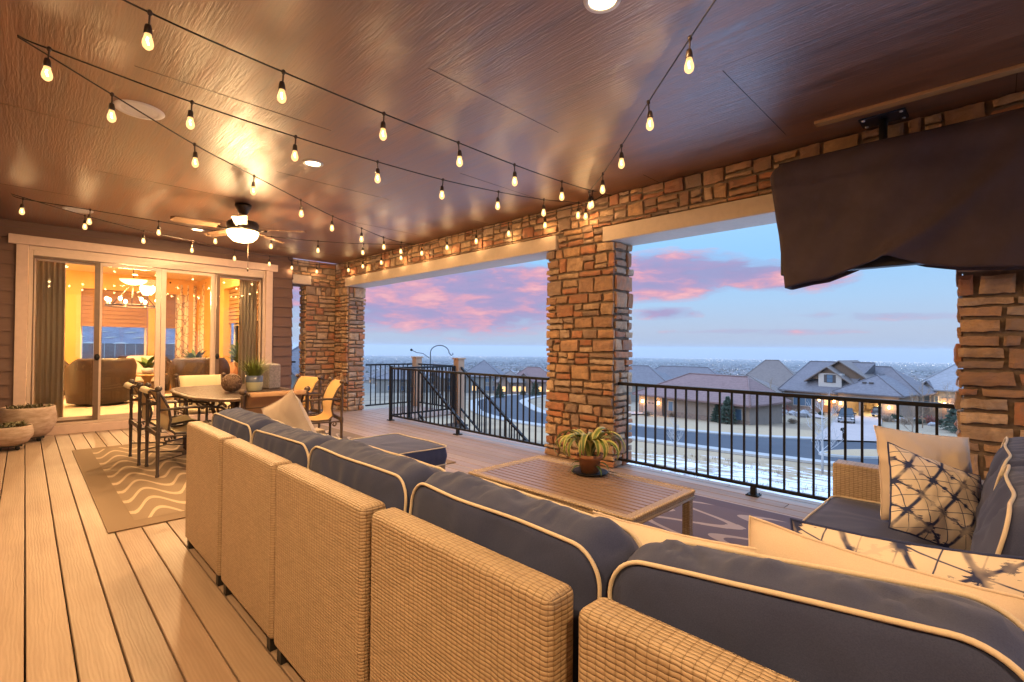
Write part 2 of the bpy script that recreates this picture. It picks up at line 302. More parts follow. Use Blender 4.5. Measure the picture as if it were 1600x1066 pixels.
# ------------------------------------------------------------------ mesh helper
class MB:
    def __init__(s): s.v = []; s.f = []; s.uv = []; s.t = []; s.sm = []
    def add(s, vs, fs, uvs=None, tint=None, smooth=False):
        k = len(s.v); s.v.extend([tuple(p) for p in vs])
        for i, f in enumerate(fs):
            s.f.append(tuple(k + j for j in f)); s.uv.append(uvs[i] if uvs else None); s.t.append(tint); s.sm.append(smooth)
        return s
    def quad(s, a, b, c, d, tint=None):
        a, b, c, d = map(Vector, (a, b, c, d)); w = (b - a).length; h = (d - a).length
        return s.add((a, b, c, d), ((0, 1, 2, 3),), (((0, 0), (w, 0), (w, h), (0, h)),), tint)
    def box(s, lo, hi, mtx=None, tint=None):
        x0, y0, z0 = lo; x1, y1, z1 = hi
        vs = [Vector(p) for p in ((x0, y0, z0), (x1, y0, z0), (x1, y1, z0), (x0, y1, z0), (x0, y0, z1), (x1, y0, z1), (x1, y1, z1), (x0, y1, z1))]
        fs = ((3, 2, 1, 0), (4, 5, 6, 7), (0, 1, 5, 4), (1, 2, 6, 5), (2, 3, 7, 6), (3, 0, 4, 7))
        ax = ((0, 1), (0, 1), (0, 2), (1, 2), (0, 2), (1, 2))
        uvs = [tuple((vs[j][a] if a else vs[j][a], vs[j][b]) for j in f) for f, (a, b) in zip(fs, ax)]
        # boards on top of a back run along the length (y)
        uvs[1] = tuple((vs[j][1], vs[j][0]) for j in fs[1])
        if mtx is not None: vs = [mtx @ p for p in vs]
        return s.add(vs, fs, uvs, tint)
    def bx(s, c, d, mtx=None, tint=None):
        return s.box([c[i] - d[i] / 2 for i in range(3)], [c[i] + d[i] / 2 for i in range(3)], mtx, tint)
    def tube(s, path, r, n=8, closed=False, caps=True):
        P = [Vector(p) for p in path]; m = len(P); rr = r if isinstance(r, (list, tuple)) else [r] * m
        vs = []; prev = None
        for i in range(m):
            if closed: d = P[(i + 1) % m] - P[i - 1]
            else: d = P[min(i + 1, m - 1)] - P[max(i - 1, 0)]
            if d.length < 1e-9: d = Vector((0, 0, 1))
            d.normalize()
            if prev is None:
                a = Vector((0, 0, 1)) if abs(d.z) < .9 else Vector((1, 0, 0)); u = d.cross(a).normalized()
            else:
                u = (prev - d * prev.dot(d))
                u = u.normalized() if u.length > 1e-6 else d.orthogonal().normalized()
            prev = u; w = d.cross(u)
            for k in range(n):
                an = 2 * math.pi * k / n; vs.append(P[i] + (u * math.cos(an) + w * math.sin(an)) * rr[i])
        fs = []
        for i in range(m if closed else m - 1):
            j = (i + 1) % m
            for k in range(n): fs.append((i * n + k, i * n + (k + 1) % n, j * n + (k + 1) % n, j * n + k))
        s.add(vs, fs, None, None, True)
        if caps and not closed:
            k0 = len(s.v) - m * n
            s.f.append(tuple(k0 + k for k in reversed(range(n)))); s.f.append(tuple(k0 + (m - 1) * n + k for k in range(n)))
            for _ in (0, 1): s.uv.append(None); s.t.append(None); s.sm.append(False)
        return s
    def lathe(s, prof, c=(0, 0, 0), n=24, mtx=None, smooth=True, sx=1.0, sy=1.0):
        vs = []; c = Vector(c)
        for r, z in prof:
            for k in range(n):
                a = 2 * math.pi * k / n; p = Vector((math.cos(a) * r * sx, math.sin(a) * r * sy, z))
                if mtx is not None: p = mtx @ p
                vs.append(p + c)
        fs = []; uv = []
        for i in range(len(prof) - 1):
            for k in range(n): 
                fs.append((i * n + k, i * n + (k + 1) % n, (i + 1) * n + (k + 1) % n, (i + 1) * n + k))
        s.add(vs, fs, None, None, smooth)
        return s
    def ball(s, c, r, n=12, sz=1.0, m=7):
        return s.lathe([(max(r * math.sin(math.pi * i / m), 1e-4), -r * sz * math.cos(math.pi * i / m)) for i in range(m + 1)], c, n)
    def build(s, name, mt, parent=None, bevel=0.0, sub=0, seg=2):
        me = bpy.data.meshes.new(name); me.from_pydata(s.v, [], s.f)
        if any(u for u in s.uv):
            L = me.uv_layers.new(name='UVMap'); k = 0
            for f, u in zip(s.f, s.uv):
                for j in range(len(f)):
                    if u: L.data[k].uv = u[j]
                    k += 1
        if any(u is not None for u in s.t):
            A = me.color_attributes.new('tint', 'FLOAT_COLOR', 'CORNER'); k = 0
            for f, u in zip(s.f, s.t):
                c = (*(u or (1, 1, 1)), 1)
                for j in range(len(f)): A.data[k].color = c; k += 1
        me.polygons.foreach_set('use_smooth', s.sm)
        me.materials.append(mt); me.update()
        o = bpy.data.objects.new(name, me); COL.objects.link(o)
        if parent is not None: o.parent = parent
        if bevel: 
            b = o.modifiers.new('bevel', 'BEVEL'); b.width = bevel; b.segments = seg; b.limit_method = 'ANGLE'; b.angle_limit = R(40)
        if sub:
            b = o.modifiers.new('sub', 'SUBSURF'); b.levels = sub; b.render_levels = sub
        return o
def tag(o, label, cat, group=None, kind=None):
    if label: o['label'] = label
    if cat: o['category'] = cat
    if group: o['group'] = group
    if kind: o['kind'] = kind
    return o
def struct(o, kind='structure'): o['kind'] = kind; return o
def thing(name, label, cat, loc=(0, 0, 0), rz=0.0, group=None):
    o = bpy.data.objects.new(name, None); COL.objects.link(o); o.location = loc; o.rotation_euler = (0, 0, rz)
    o.empty_display_size = .2
    return tag(o, label, cat, group)
def dup(root, loc=None, rz=None, label=None):
    def cp(o, par):
        c = o.copy(); COL.objects.link(c)
        if par is not None: c.parent = par
        for ch in [x for x in KIDS.get(o.name, ())] or list(o.children): cp(ch, c)
        return c
    c = cp(root, None)
    if loc is not None: c.location = loc
    if rz is not None: c.rotation_euler = (0, 0, rz)
    if label: c['label'] = label
    return c
KIDS = {}
def T(x, y, z): return Matrix.Translation((x, y, z))
def RZ(a): return Matrix.Rotation(a, 4, 'Z')
def RX(a): return Matrix.Rotation(a, 4, 'X')
def RY(a): return Matrix.Rotation(a, 4, 'Y')

CEIL = 2.90; XW = 4.40; YH = 9.30
# ------------------------------------------------------------------ deck
rd = random.Random(3)
mb = MB(); x = -2.0 + .017; k = 0
while x < 4.69:
    segs = [(-3.0, 2.0 + rd.random() * 2), ]; y = segs[0][1]
    cuts = [-3.0, 9.28] if x < 1.2 else [-3.0, rd.uniform(-1, 3), 9.28]
    for a, b in zip(cuts[:-1], cuts[1:]):
        q = rd.uniform(.88, 1.08)
        mb.box((x + .003, a + .002, -.028), (min(x + .1395, 4.69), b - .002, 0), None, (q, q * rd.uniform(.98, 1.02), q * rd.uniform(.97, 1.02)))
    x += .1430
mb.box((4.40, 9.28, -.028), (4.69, 9.9, 0), None, (.95, .95, .95))
o = struct(mb.build('deck_floor', MT['deck'], None, .003, 0, 1))
mb = MB(); mb.box((-2.0, -3.0, -.30), (4.66, 9.28, -.045)); mb.box((4.66, -3, -.32), (4.695, 9.28, -.03))
struct(mb.build('deck_underframe', mat('dark_joists', (.03, .022, .018), .9)))

# ------------------------------------------------------------------ ceiling
mb = MB(); mb.box((-2.2, -3.2, CEIL), (4.9, 9.36, CEIL + .12))
struct(mb.build('ceiling', MT['ceiling']))
# sheet joints: narrow, thin dark sealed seams
mb = MB()
for i, y in enumerate((-1.3, 1.14, 3.58, 6.02, 8.46)):
    for j, x in enumerate((-2.0, -.8, .42, 1.64, 2.86, 4.08)):
        yy = y + (1.22 if j % 2 else 0)
        if yy < 9.2: mb.box((x + .01, yy, CEIL - .0015), (min(x + 1.2, 4.39), yy + .003, CEIL + .01))
mb.build('ceiling_joints', mat('joint_sealant', (.022, .012, .009), .6))['kind'] = 'structure'

# ------------------------------------------------------------------ stone facing
def tone(r):
    b = r.random()
    base = ((.60, .39, .23), (.52, .30, .17), (.66, .46, .29), (.42, .24, .15), (.52, .22, .11), (.54, .40, .29), (.34, .24, .18), (.62, .37, .19), (.46, .19, .10))[int(b * 8.99)]
    q = r.uniform(.85, 1.12); return tuple(c * q for c in base)
def stone(mb, P, Uv, V, N, u0, u1, v0, v1, r, proud):
    g = .006; w = u1 - u0 - 2 * g; h = v1 - v0 - 2 * g
    if w < .02 or h < .012: return
    nu = 7 if w > .16 else 5; nv = 4 if h > .07 else 3
    j = lambda a: r.uniform(-a, a)
    jt = min(.017, h * .2)
    c = [(u0 + g + abs(j(jt)), v0 + g + abs(j(jt))), (u1 - g - abs(j(jt)), v0 + g + abs(j(jt))), (u1 - g - abs(j(jt)), v1 - g - abs(j(jt))), (u0 + g + abs(j(jt)), v1 - g - abs(j(jt)))]
    vs = []; sd_ = r.uniform(0, 99)
    for b in range(nv + 1):
        for a in range(nu + 1):
            s = a / nu; q = b / nv
            x = (c[0][0] * (1 - s) + c[1][0] * s) * (1 - q) + (c[3][0] * (1 - s) + c[2][0] * s) * q
            y = (c[0][1] * (1 - s) + c[1][1] * s) * (1 - q) + (c[3][1] * (1 - s) + c[2][1] * s) * q
            ed = (a in (0, nu)) or (b in (0, nv)); ed2 = (a in (0, nu)) and (b in (0, nv))
            d = proud * (.80 if ed else 1.0) * (.9 if ed2 else 1)
            nz = noise.noise(Vector((x * 13 + sd_, y * 17, sd_)))
            d += nz * .012
            if ed and not ed2:
                y += noise.noise(Vector((x * 22, y * 9 + sd_, 3))) * .010 * (1 if b in (0, nv) else .4); x += noise.noise(Vector((y * 22, sd_, x * 9))) * .005 * (1 if a in (0, nu) else .3)
            vs.append(P + Uv * x + V * y + N * max(d, .004))
    fs = []; W_ = nu + 1
    for b in range(nv):
        for a in range(nu): fs.append((b * W_ + a, b * W_ + a + 1, (b + 1) * W_ + a + 1, (b + 1) * W_ + a))
    ring = [a for a in range(W_)] + [b * W_ + nu for b in range(1, nv + 1)] + [nv * W_ + a for a in range(nu - 1, -1, -1)] + [b * W_ for b in range(nv - 1, 0, -1)]
    k = len(vs)
    for i in ring: 
        p = vs[i]; dd = (p - P).dot(N); vs.append(p - N * (dd + .002))
    n = len(ring)
    for i in range(n): fs.append((ring[(i + 1) % n], ring[i], k + i, k + (i + 1) % n))
    tn = tone(r); mb.add(vs, fs, None, tn, False)
def stone_face(mb, P, Uv, V, w, h, seed, e0=0.0, e1=0.0, holes=()):
    P, Uv, V = Vector(P), Vector(Uv), Vector(V); N = Uv.cross(V); r = random.Random(seed)
    y = 0.0
    while y < h - .005:
        H = r.choice((.065, .085, .11, .135, .15, .18)); 
        if h - y - H < .06: H = h - y
        x = -e0 * r.uniform(.4, 1.0)
        end = w + e1 * r.uniform(.3, 1.0)
        while x < end - .01:
            Wd = r.uniform(.10, .36) if H < .12 else r.uniform(.09, .26)
            if end - x - Wd < .09: Wd = end - x
            parts = []
            m = r.random()
            if H > .12 and m < .6:
                k = r.uniform(.35, .65); parts = [(x, x + Wd, y, y + H * k), (x, x + Wd, y + H * k, y + H)]
                if r.random() < .35 and Wd > .24:
                    q = r.uniform(.35, .65); a = parts.pop(r.randrange(2)); parts += [(a[0], a[0] + Wd * q, a[2], a[3]), (a[0] + Wd * q, a[1], a[2], a[3])]
            else: parts = [(x, x + Wd, y, y + H)]
            for (a, b, c, d) in parts:
                if any(a < hx1 and b > hx0 and c < hz1 and d > hz0 for hx0, hx1, hz0, hz1 in holes):
                    # trim against the hole vertically
                    for hx0, hx1, hz0, hz1 in holes:
                        if a < hx1 and b > hx0 and c < hz1 and d > hz0:
                            if c < hz0: d = hz0
                            elif d > hz1: c = hz1
                            elif a < hx0: b = hx0
                            elif b > hx1: a = hx1
                            else: a = b
                if b - a > .03 and d - c > .02: stone(mb, P, Uv, V, N, a, b, c, d, r, r.uniform(.016, .036))
            x += Wd
        y += H
XB = 4.74   # outer face of the stone wall
def column(name, label, y0, y1, seed, faces, z1=2.41):
    t = thing(name, label, 'stone column', (XW, (y0 + y1) / 2, 0), 0, 'stone columns along the deck edge')
    L = Matrix.Translation((-XW, -(y0 + y1) / 2, 0))
    mb = MB(); mb.box((XW + .012, y0 + .012, 0), (XB - .012, y1 - .012, z1), L)
    mb.build('mortar_core', MT['mortar'], t)
    mb = MB()
    h = z1
    off = Vector((-XW, -(y0 + y1) / 2, 0))
    if 'w' in faces: stone_face(mb, off + Vector((XW, y1, 0)), (0, -1, 0), (0, 0, 1), y1 - y0, h, seed, .035, .035)
    if 's' in faces: stone_face(mb, off + Vector((XW + .01, y0, 0)), (1, 0, 0), (0, 0, 1), XB - XW - .02, h, seed + 1, .0, .04)
    if 'n' in faces: stone_face(mb, off + Vector((XB - .01, y1, 0)), (-1, 0, 0), (0, 0, 1), XB - XW - .02, h, seed + 2, .04, .0)
    if 'e' in faces: stone_face(mb, off + Vector((XB, y0, 0)), (0, 1, 0), (0, 0, 1), y1 - y0, h, seed + 3, .03, .03)
    mb.build('stone_facing', MT['stone'], t)
    return t
column('stone_column', 'middle stone column between the two deck openings, the potted plant table in front of it', 2.885, 3.79, 11, 'wsn')
column('stone_column', 'right stone column behind the sofa, under the dark hanging cover', -.78, .18, 31, 'wsn')
# corner pier: one thing, an L of two faces
t = thing('stone_column', 'far corner stone column beside the brown siding, behind the gold sling chairs', 'stone column', (XW, 8.9, 0), 0, 'stone columns along the deck edge')
o_ = Vector((-XW, -8.9, 0)); L = Matrix.Translation(o_)
mb = MB(); mb.box((XW + .012, 8.892, 0), (XB - .012, 9.44, 2.41), L); mb.box((3.82, 9.412, 0), (4.42, 9.70, 2.41), L)
mb.build('mortar_core', MT['mortar'], t)
mb = MB()
stone_face(mb, o_ + Vector((XW, 9.40, 0)), (0, -1, 0), (0, 0, 1), .52, 2.41, 51, .0, .035)
stone_face(mb, o_ + Vector((XW + .01, 8.88, 0)), (1, 0, 0), (0, 0, 1), XB - XW - .02, 2.41, 52, 0, .04)
stone_face(mb, o_ + Vector((3.81, 9.40, 0)), (1, 0, 0), (0, 0, 1), .57, 2.41, 53, .03, .0)
stone_face(mb, o_ + Vector((3.82, 9.71, 0)), (0, -1, 0), (0, 0, 1), .3, 2.41, 54, .0, .0)
mb.build('stone_facing', MT['stone'], t)
# the wall above the openings
t = thing('stone_wall', 'stone wall band above the openings, right under the ceiling', 'stone wall', (XW, 4.3, 2.41))
o_ = Vector((-XW, -4.3, -2.41)); L = Matrix.Translation(o_)
mb = MB(); mb.box((XW + .012, -.78, 2.412), (XB - .012, 9.44, 2.898), L); mb.box((3.5, 9.412, 2.412), (4.41, 9.72, 2.898), L)
mb.build('mortar_core', MT['mortar'], t)
mb = MB()
# lintels take 2.41..2.57 over the openings (y 3.64..8.95 and -.1..3.0)
wy = 9.40
stone_face(mb, o_ + Vector((XW, wy, 2.41)), (0, -1, 0), (0, 0, 1), wy + .78, .49, 61, 0, 0, holes=((wy - 8.96, wy - 3.63, -.1, .172), (wy - 3.01, wy + .06, -.1, .158)))
stone_face(mb, o_ + Vector((3.5, 9.40, 2.41)), (1, 0, 0), (0, 0, 1), .88, .49, 62, 0, 0, holes=((-.1, .385, -.1, .19),))
mb.build('stone_facing', MT['stone'], t)
def lintel(lab, lo, hi):
    c = [(a + b) / 2 for a, b in zip(lo, hi)]
    mb = MB(); mb.box([a - b for a, b in zip(lo, c)], [a - b for a, b in zip(hi, c)]); o = mb.build('lintel_beam', MT['lintel'], None, .006); o.location = c
    tag(o, lab, 'lintel', 'tan lintels over the openings')
lintel('long tan lintel over the left opening of the stone wall', (XW - .045, 3.65, 2.408), (XB + .02, 8.94, 2.575))
lintel('tan lintel over the right opening, its end behind the dark cover', (XW - .045, -.09, 2.402), (XB + .02, 3.0, 2.56))
lintel('short tan lintel over the narrow gap beside the brown siding', (3.505, 9.35, 2.43), (3.88, 9.72, 2.60))

# ------------------------------------------------------------------ house wall: lap siding around the door
DX0, DX1, DZ1 = .02, 3.03, 2.53       # door opening
SW = thing('siding_wall', 'dark brown lap siding wall around the sliding glass door', 'wall', (0, YH, 0))
mb = MB()
def lap(mb, x0, x1, z0, z1, y=0.0, e=.178):
    k = int(z0 / e)
    while k * e < z1 - .001:
        a = max(k * e, z0); b = min((k + 1) * e, z1); f0 = (a - k * e) / e; f1 = (b - k * e) / e
        y0 = y - .026 + .020 * f0; y1 = y - .026 + .020 * f1
        mb.add([(x0, y0, a), (x1, y0, a), (x1, y1, b), (x0, y1, b), (x0, y, a), (x1, y, a), (x0, y, b), (x1, y, b)], ((0, 1, 2, 3), (4, 5, 1, 0), (0, 3, 6, 4), (1, 5, 7, 2)))
        k += 1
lap(mb, -2.1, -.10, 0, CEIL); lap(mb, 3.145, 3.50, 0, CEIL); lap(mb, -.10, 3.145, 2.55, CEIL)
mb.build('lap_boards', MT['siding'], SW)
mb = MB(); mb.box((-2.1, .002, -.3), (DX0 - .05, .2, CEIL)); mb.box((DX1 + .05, .002, -.3), (3.495, .2, CEIL)); mb.box((DX0 - .05, .002, DZ1 + .03), (DX1 + .05, .2, CEIL))
mb.build('wall_core', MT['siding'], SW)
mb = MB(); 
# the side return of the wall toward the gap, with its own laps
k = 0
while k * .178 < CEIL:
    a = k * .178; b = min(a + .178, CEIL); mb.add([(3.521, 0, a), (3.521, .4, a), (3.501, .4, b), (3.501, 0, b), (3.499, 0, a), (3.499, .4, a)], ((0, 1, 2, 3), (4, 5, 1, 0))); k += 1
mb.build('side_lap_boards', MT['siding'], SW)
mb = MB(); mb.box((-2.1, -.03, CEIL - .09), (3.49, -.028 + .02, CEIL - .001)); mb.build('frieze_board', MT['siding'], SW)

# left house wall behind the camera's left shoulder
SL = thing('siding_wall', 'brown lap siding wall closing the left side of the deck', 'wall', (-2.1, 3, 0))
mb = MB(); k = 0
while k * .178 < CEIL:
    a = k * .178; b = min(a + .178, CEIL); mb.add([(.026, 6.25, a), (.026, -6.2, a), (.006, -6.2, b), (.006, 6.25, b), (0, 6.25, a), (0, -6.2, a)], ((1, 0, 3, 2), (5, 4, 0, 1))); k += 1
mb.build('lap_boards', MT['siding'], SL)
SB = thing('siding_wall', 'added brown lap siding wall behind the camera, keeping sky out of the door glass', 'wall', (1.3, -3.1, 0))  # added unseen wall, blocks sky light and reflections on the left door panels
mb = MB(); k = 0
while k * .178 < CEIL:
    a = k * .178; b = min(a + .178, CEIL); mb.add([(-3.4, .026, a), (-.1, .026, a), (-.1, .006, b), (-3.4, .006, b), (-3.4, 0, a), (-.1, 0, a)], ((1, 0, 3, 2), (5, 4, 0, 1))); k += 1
mb.box((-3.4, -.2, -.3), (-.1, -.001, CEIL)); mb.build('lap_boards', MT['siding'], SB)

# ------------------------------------------------------------------ sliding glass door
D = thing('sliding_glass_door', 'four panel sliding glass door in a pale trim, lit room behind it', 'sliding door', (0, YH, 0))
mb = MB()
mb.box((-.10, -.05, .0), (DX0, .02, 2.59)); mb.box((DX1 - .0, -.05, .0), (3.145, .02, 2.59)); mb.build('side_trim', MT['trim'], D, .004)
mb = MB(); mb.box((-.175, -.065, 2.592), (3.225, .02, 2.715)); mb.build('head_trim', MT['trim'], D, .004)
mb = MB(); mb.box((-.10, -.09, .001), (3.145, -.052, .115)); mb.box((DX0 + .002, -.05, .0), (DX1 - .002, .2, .118)); mb.build('sill', MT['trim'], D, .004)
mb = MB()
mb.box((DX0 + .002, -.03, .12), (.062, .10, DZ1)); mb.box((2.985, -.03, .12), (DX1 - .002, .10, DZ1)); mb.box((.064, -.03, 2.46), (2.983, .10, DZ1)); mb.box((.064, -.028, .12), (2.983, .10, .155))
mb.box((DX0 + .002, -.02, DZ1 + .001), (DX1 - .002, .1, 2.59))
mb.build('door_frame', MT['doorframe'], D, .003)
def panel(x0, x1, y, mt, w0, w1, handle=None):
    p = MB(); z0, z1 = .158, 2.455
    p.box((x0, y, z0), (x0 + w0, y + .04, z1)); p.box((x1 - w1, y, z0), (x1, y + .04, z1)); p.box((x0 + w0 + .001, y + .001, z0), (x1 - w1 - .001, y + .039, z0 + .06)); p.box((x0 + w0 + .001, y + .001, z1 - .05), (x1 - w1 - .001, y + .039, z1))
    o = p.build('door_panel', mt, D, .003)
    g = MB(); g.box((x0 + w0 + .002, y + .017, z0 + .061), (x1 - w1 - .002, y + .023, z1 - .051)); g.build('pane', MT['glass'], o)
    if handle:
        hm = MB(); hx = handle
        hm.tube([(hx, y - .008, .94), (hx, y - .045, .97), (hx, y - .05, 1.03), (hx, y - .045, 1.09), (hx, y - .008, 1.12)], .012, 8); hm.bx((hx, y - .004, 1.03), (.05, .008, .24)); hm.build('handle', MT['metal'], o)
    return o
panel(.066, .80, .055, MT['doorframe'], .03, .045)
panel(.74, .80 + .70, .005, MT['doorframe'], .05, .065)
panel(1.505, 2.24, .005, MT['doorframe'], .065, .05)
panel(2.24, 2.98, .055, MT['doorframe'], .045, .03)
# insect screen frames in bronze, parked over the outer panels
for (a, b, hx) in ((.066, .765, .745), (2.262, 2.98, 2.285)):
    p = MB(); y = -.022
    for q in ((a, a + .012) if a < 1 else (b - .012, b), (b - .06, b) if a < 1 else (a, a + .05)): p.box((q[0], y, .158), (q[1], y + .02, 2.455))
    p.box((a, y + .001, 2.425), (b, y + .019, 2.455)); p.box((a, y + .001, .158), (b, y + .019, .185))
    o = p.build('screen_frame', MT['screenframe'], D)
    hm = MB(); hm.lathe([(.001, 0), (.03, .002), (.032, .01), (.02, .02), (.001, .022)], (hx, y, 1.07), 16, RX(R(90)), sx=1, sy=1.5); hm.build('handle', MT['metal'], o)
# ------------------------------------------------------------------ the room behind the glass
IM = {}
IM['wall'] = noisy('amber_interior_wall', (.62, .33, .085), (.66, .37, .10), 3, .8, b=0)
IM['ceil'] = noisy('interior_ceiling', (.78, .58, .32), (.80, .60, .34), 3, .8, b=0)
IM['carpet'] = noisy('pale_carpet', (.62, .52, .38), (.70, .60, .46), 60, .95, b=.5)
IM['wtrim'] = noisy('interior_window_trim', (.74, .64, .48), (.76, .66, .50), 12, .5, b=0)
IY1 = 14.8; IX1 = 3.33; IZ = .12; IX0 = -2.5
W0 = YH + .205
def wall_holes(mb, P, Uv, w, z0, z1, holes, th):
    """a thick wall along Uv from P, with rectangular window holes"""
    xs = sorted({0, w, *[h[0] for h in holes], *[h[1] for h in holes]})
    Uv = Vector(Uv); N = Vector((0, 0, 1)).cross(Uv)
    for a, b in zip(xs[:-1], xs[1:]):
        hs = [h for h in holes if h[0] <= a + 1e-6 and h[1] >= b - 1e-6]
        zz = [(z0, z1)] if not hs else [(z0, hs[0][2]), (hs[0][3], z1)]
        for c, d in zz:
            p0 = Vector(P) + Uv * a; p1 = Vector(P) + Uv * b
            q = [p0, p1, p1 - N * th, p0 - N * th]
            vs = [Vector((v.x, v.y, c)) for v in q] + [Vector((v.x, v.y, d)) for v in q]
            mb.add(vs, ((3, 2, 1, 0), (4, 5, 6, 7), (0, 1, 5, 4), (1, 2, 6, 5), (2, 3, 7, 6), (3, 0, 4, 7)))
backwins = [(.02, .60, .80, 2.52), (.88, 2.12, .80, 2.52), (2.36, 2.90, .80, 2.52)]    # x0,x1,z0,z1
mb = MB(); wall_holes(mb, (IX1, IY1, 0), (-1, 0, 0), IX1 - IX0, IZ, CEIL, [(IX1 - b, IX1 - a, c, d) for a, b, c, d in backwins], -.16)
struct(mb.build('interior_back_wall', IM['wall']))
rwins = [(9.75, 10.55, .80, 2.52), (11.3, 12.4, .80, 2.52)]
mb = MB(); wall_holes(mb, (IX1, W0, 0), (0, 1, 0), IY1 - W0 + .16, IZ, CEIL, [(a - W0, b - W0, c, d) for a, b, c, d in rwins], -.16)
struct(mb.build('interior_right_wall', IM['wall']))
mb = MB(); mb.box((IX0 - .16, W0, IZ), (IX0, IY1 + .16, CEIL)); struct(mb.build('interior_left_wall', IM['wall']))
mb = MB(); mb.box((IX0 - .16, YH + .12, -.3), (IX1 + .16, IY1 + .16, IZ)); struct(mb.build('interior_floor', IM['carpet']))
mb = MB(); mb.box((IX0 - .16, YH + .06, CEIL), (IX1 + .16, IY1 + .16, CEIL + .1)); struct(mb.build('interior_ceiling', IM['ceil']))
def iwin(x0, x1, z0, z1, back=True, shade=1.0, lab='', y=None):
    t = thing('window', lab, 'window', ((x0 + x1) / 2, IY1, z0) if back else (IX1, (x0 + x1) / 2, z0), 0 if back else R(-90), 'white trimmed windows of the lit room')
    w = (x1 - x0) / 2; h = z1 - z0; mb = MB()
    for a in ((-w - .11, -w), (w, w + .11)): mb.box((a[0], -.03, -.10), (a[1], .0, h + .11))
    mb.box((-w, -.03, h), (w, 0, h + .11)); mb.box((-w - .14, -.06, -.14), (w + .14, 0, -.1)); mb.box((-w, -.03, -.1), (w, 0, 0))
    mb.box((-w, .05, 0), (-w + .045, .1, h)); mb.box((w - .045, .05, 0), (w, .1, h)); mb.box((-w + .046, .05, h * .52), (w - .046, .1, h * .52 + .04)); mb.box((-w + .046, .05, 0), (w - .046, .1, .05))
    mb.build('window_frame', IM['wtrim'], t, .003)
    g = MB(); g.box((-w + .046, .07, .05), (w - .046, .076, h)); g.build('pane', MT['glass'], t)
    s = MB(); zb = h * (1 - .5 * shade); n = 9
    for k in range(n):
        a = zb + (h - zb) * k / n; b = zb + (h - zb) * (k + 1) / n
        s.add([(-w + .01, -.03 - .035, a), (w - .01, -.065, a), (w - .01, -.035, b), (-w + .01, -.035, b), (-w + .01, -.035, a), (w - .01, -.035, a)], ((0, 1, 2, 3), (4, 5, 1, 0)))
    s.build('roman_shade', MT['shade'], t)
    return t
MT['shade'] = noisy('woven_wood_shade', (.24, .12, .04), (.32, .17, .06), 4, .8, (1, 1, 30), .2)
iwin(*backwins[0], lab='narrow window at the left end of the lit room')
iwin(*backwins[1], lab='widest window of the lit room, behind the chandelier')
iwin(*backwins[2], lab='window left of the patterned curtain in the lit room')
iwin(*rwins[0], back=False, shade=.9, lab='window at the right edge of the glass door, with a raised woven shade')
iwin(*rwins[1], back=False, shade=.9, lab='window with a woven shade just right of the patterned curtain')
# curtains in the corner
def curtain(x, w, loc, rz, lab):
    mb = MB(); n = 60; vs = []; H = 2.62
    for i in range(n + 1):
        s = i / n; p = math.sin(s * w * 42) * .045 * (1 if True else 0); 
        for z in (0.0, 1.3, H): vs.append((s * w - w / 2, p * (1.0 if z < 2 else .6) + .01 * math.sin(s * 17), z))
    fs = []
    for i in range(n):
        for j in range(2): fs.append((i * 3 + j, i * 3 + j + 1, (i + 1) * 3 + j + 1, (i + 1) * 3 + j))
    mb.add(vs, fs, None, None, True); t = thing('curtain', lab, 'curtain', loc, rz, 'patterned curtains of the lit room')
    o = mb.build('curtain_cloth', MT['curtain'], t); so_ = o.modifiers.new('s', 'SOLIDIFY'); so_.thickness = .004
    r = MB(); r.tube([(-w / 2 - .1, 0, H + .03), (w / 2 + .1, 0, H + .03)], .015, 8); r.ball((-w / 2 - .12, 0, H + .03), .03); r.build('curtain_rod', MT['bronze'], t)
m = MT['curtain'] = mat('cream_curtain_with_sprigs', (.75, .62, .42), .9); tt = m.node_tree
vv = nn(tt, 'ShaderNodeTexVoronoi', feature='DISTANCE_TO_EDGE'); tt.links.new(mapping(tt, objco(tt), (5, 5, 5)), vv.inputs['Vector']); vv.inputs['Scale'].default_value = 1.2
setc(m, mixc(tt, ramp(tt, vv.outputs['Distance'], [(.02, 1.0), (.06, 0.0)]), (.78, .64, .42), (.30, .20, .12)))
curtain(0, .62, (2.98, IY1 - .14, IZ + .03), 0, 'patterned cream curtain on the back wall, left of the room corner')
curtain(0, .5, (IX1 - .14, 14.35, IZ + .03), R(90), 'patterned cream curtain on the side wall, right of the room corner')
# stacked drapes behind the outer door panels
MT['drape'] = noisy('grey_drape', (.60, .50, .40), (.66, .56, .46), 40, .95, (1, 1, .1), .2)
for (xa, w, lab) in ((.235, .34, 'grey drape drawn back at the left end of the glass door'), (2.83, .30, 'grey drape drawn back at the right end of the glass door')):
    mb = MB(); n = 70; vs = []
    for i in range(n + 1):
        s = i / n
        for z in (0.0, 2.32): vs.append((s * w - w / 2, math.sin(s * w * 110) * .03, z))
    mb.add(vs, [(2 * i, 2 * i + 2, 2 * i + 3, 2 * i + 1) for i in range(n)], None, None, True)
    o = mb.build('door_drape', MT['drape']); o.location = (xa, YH + .17 + .06, IZ + .03); tag(o, lab, 'curtain', 'grey drapes at the glass door'); so_ = o.modifiers.new('s', 'SOLIDIFY'); so_.thickness = .004
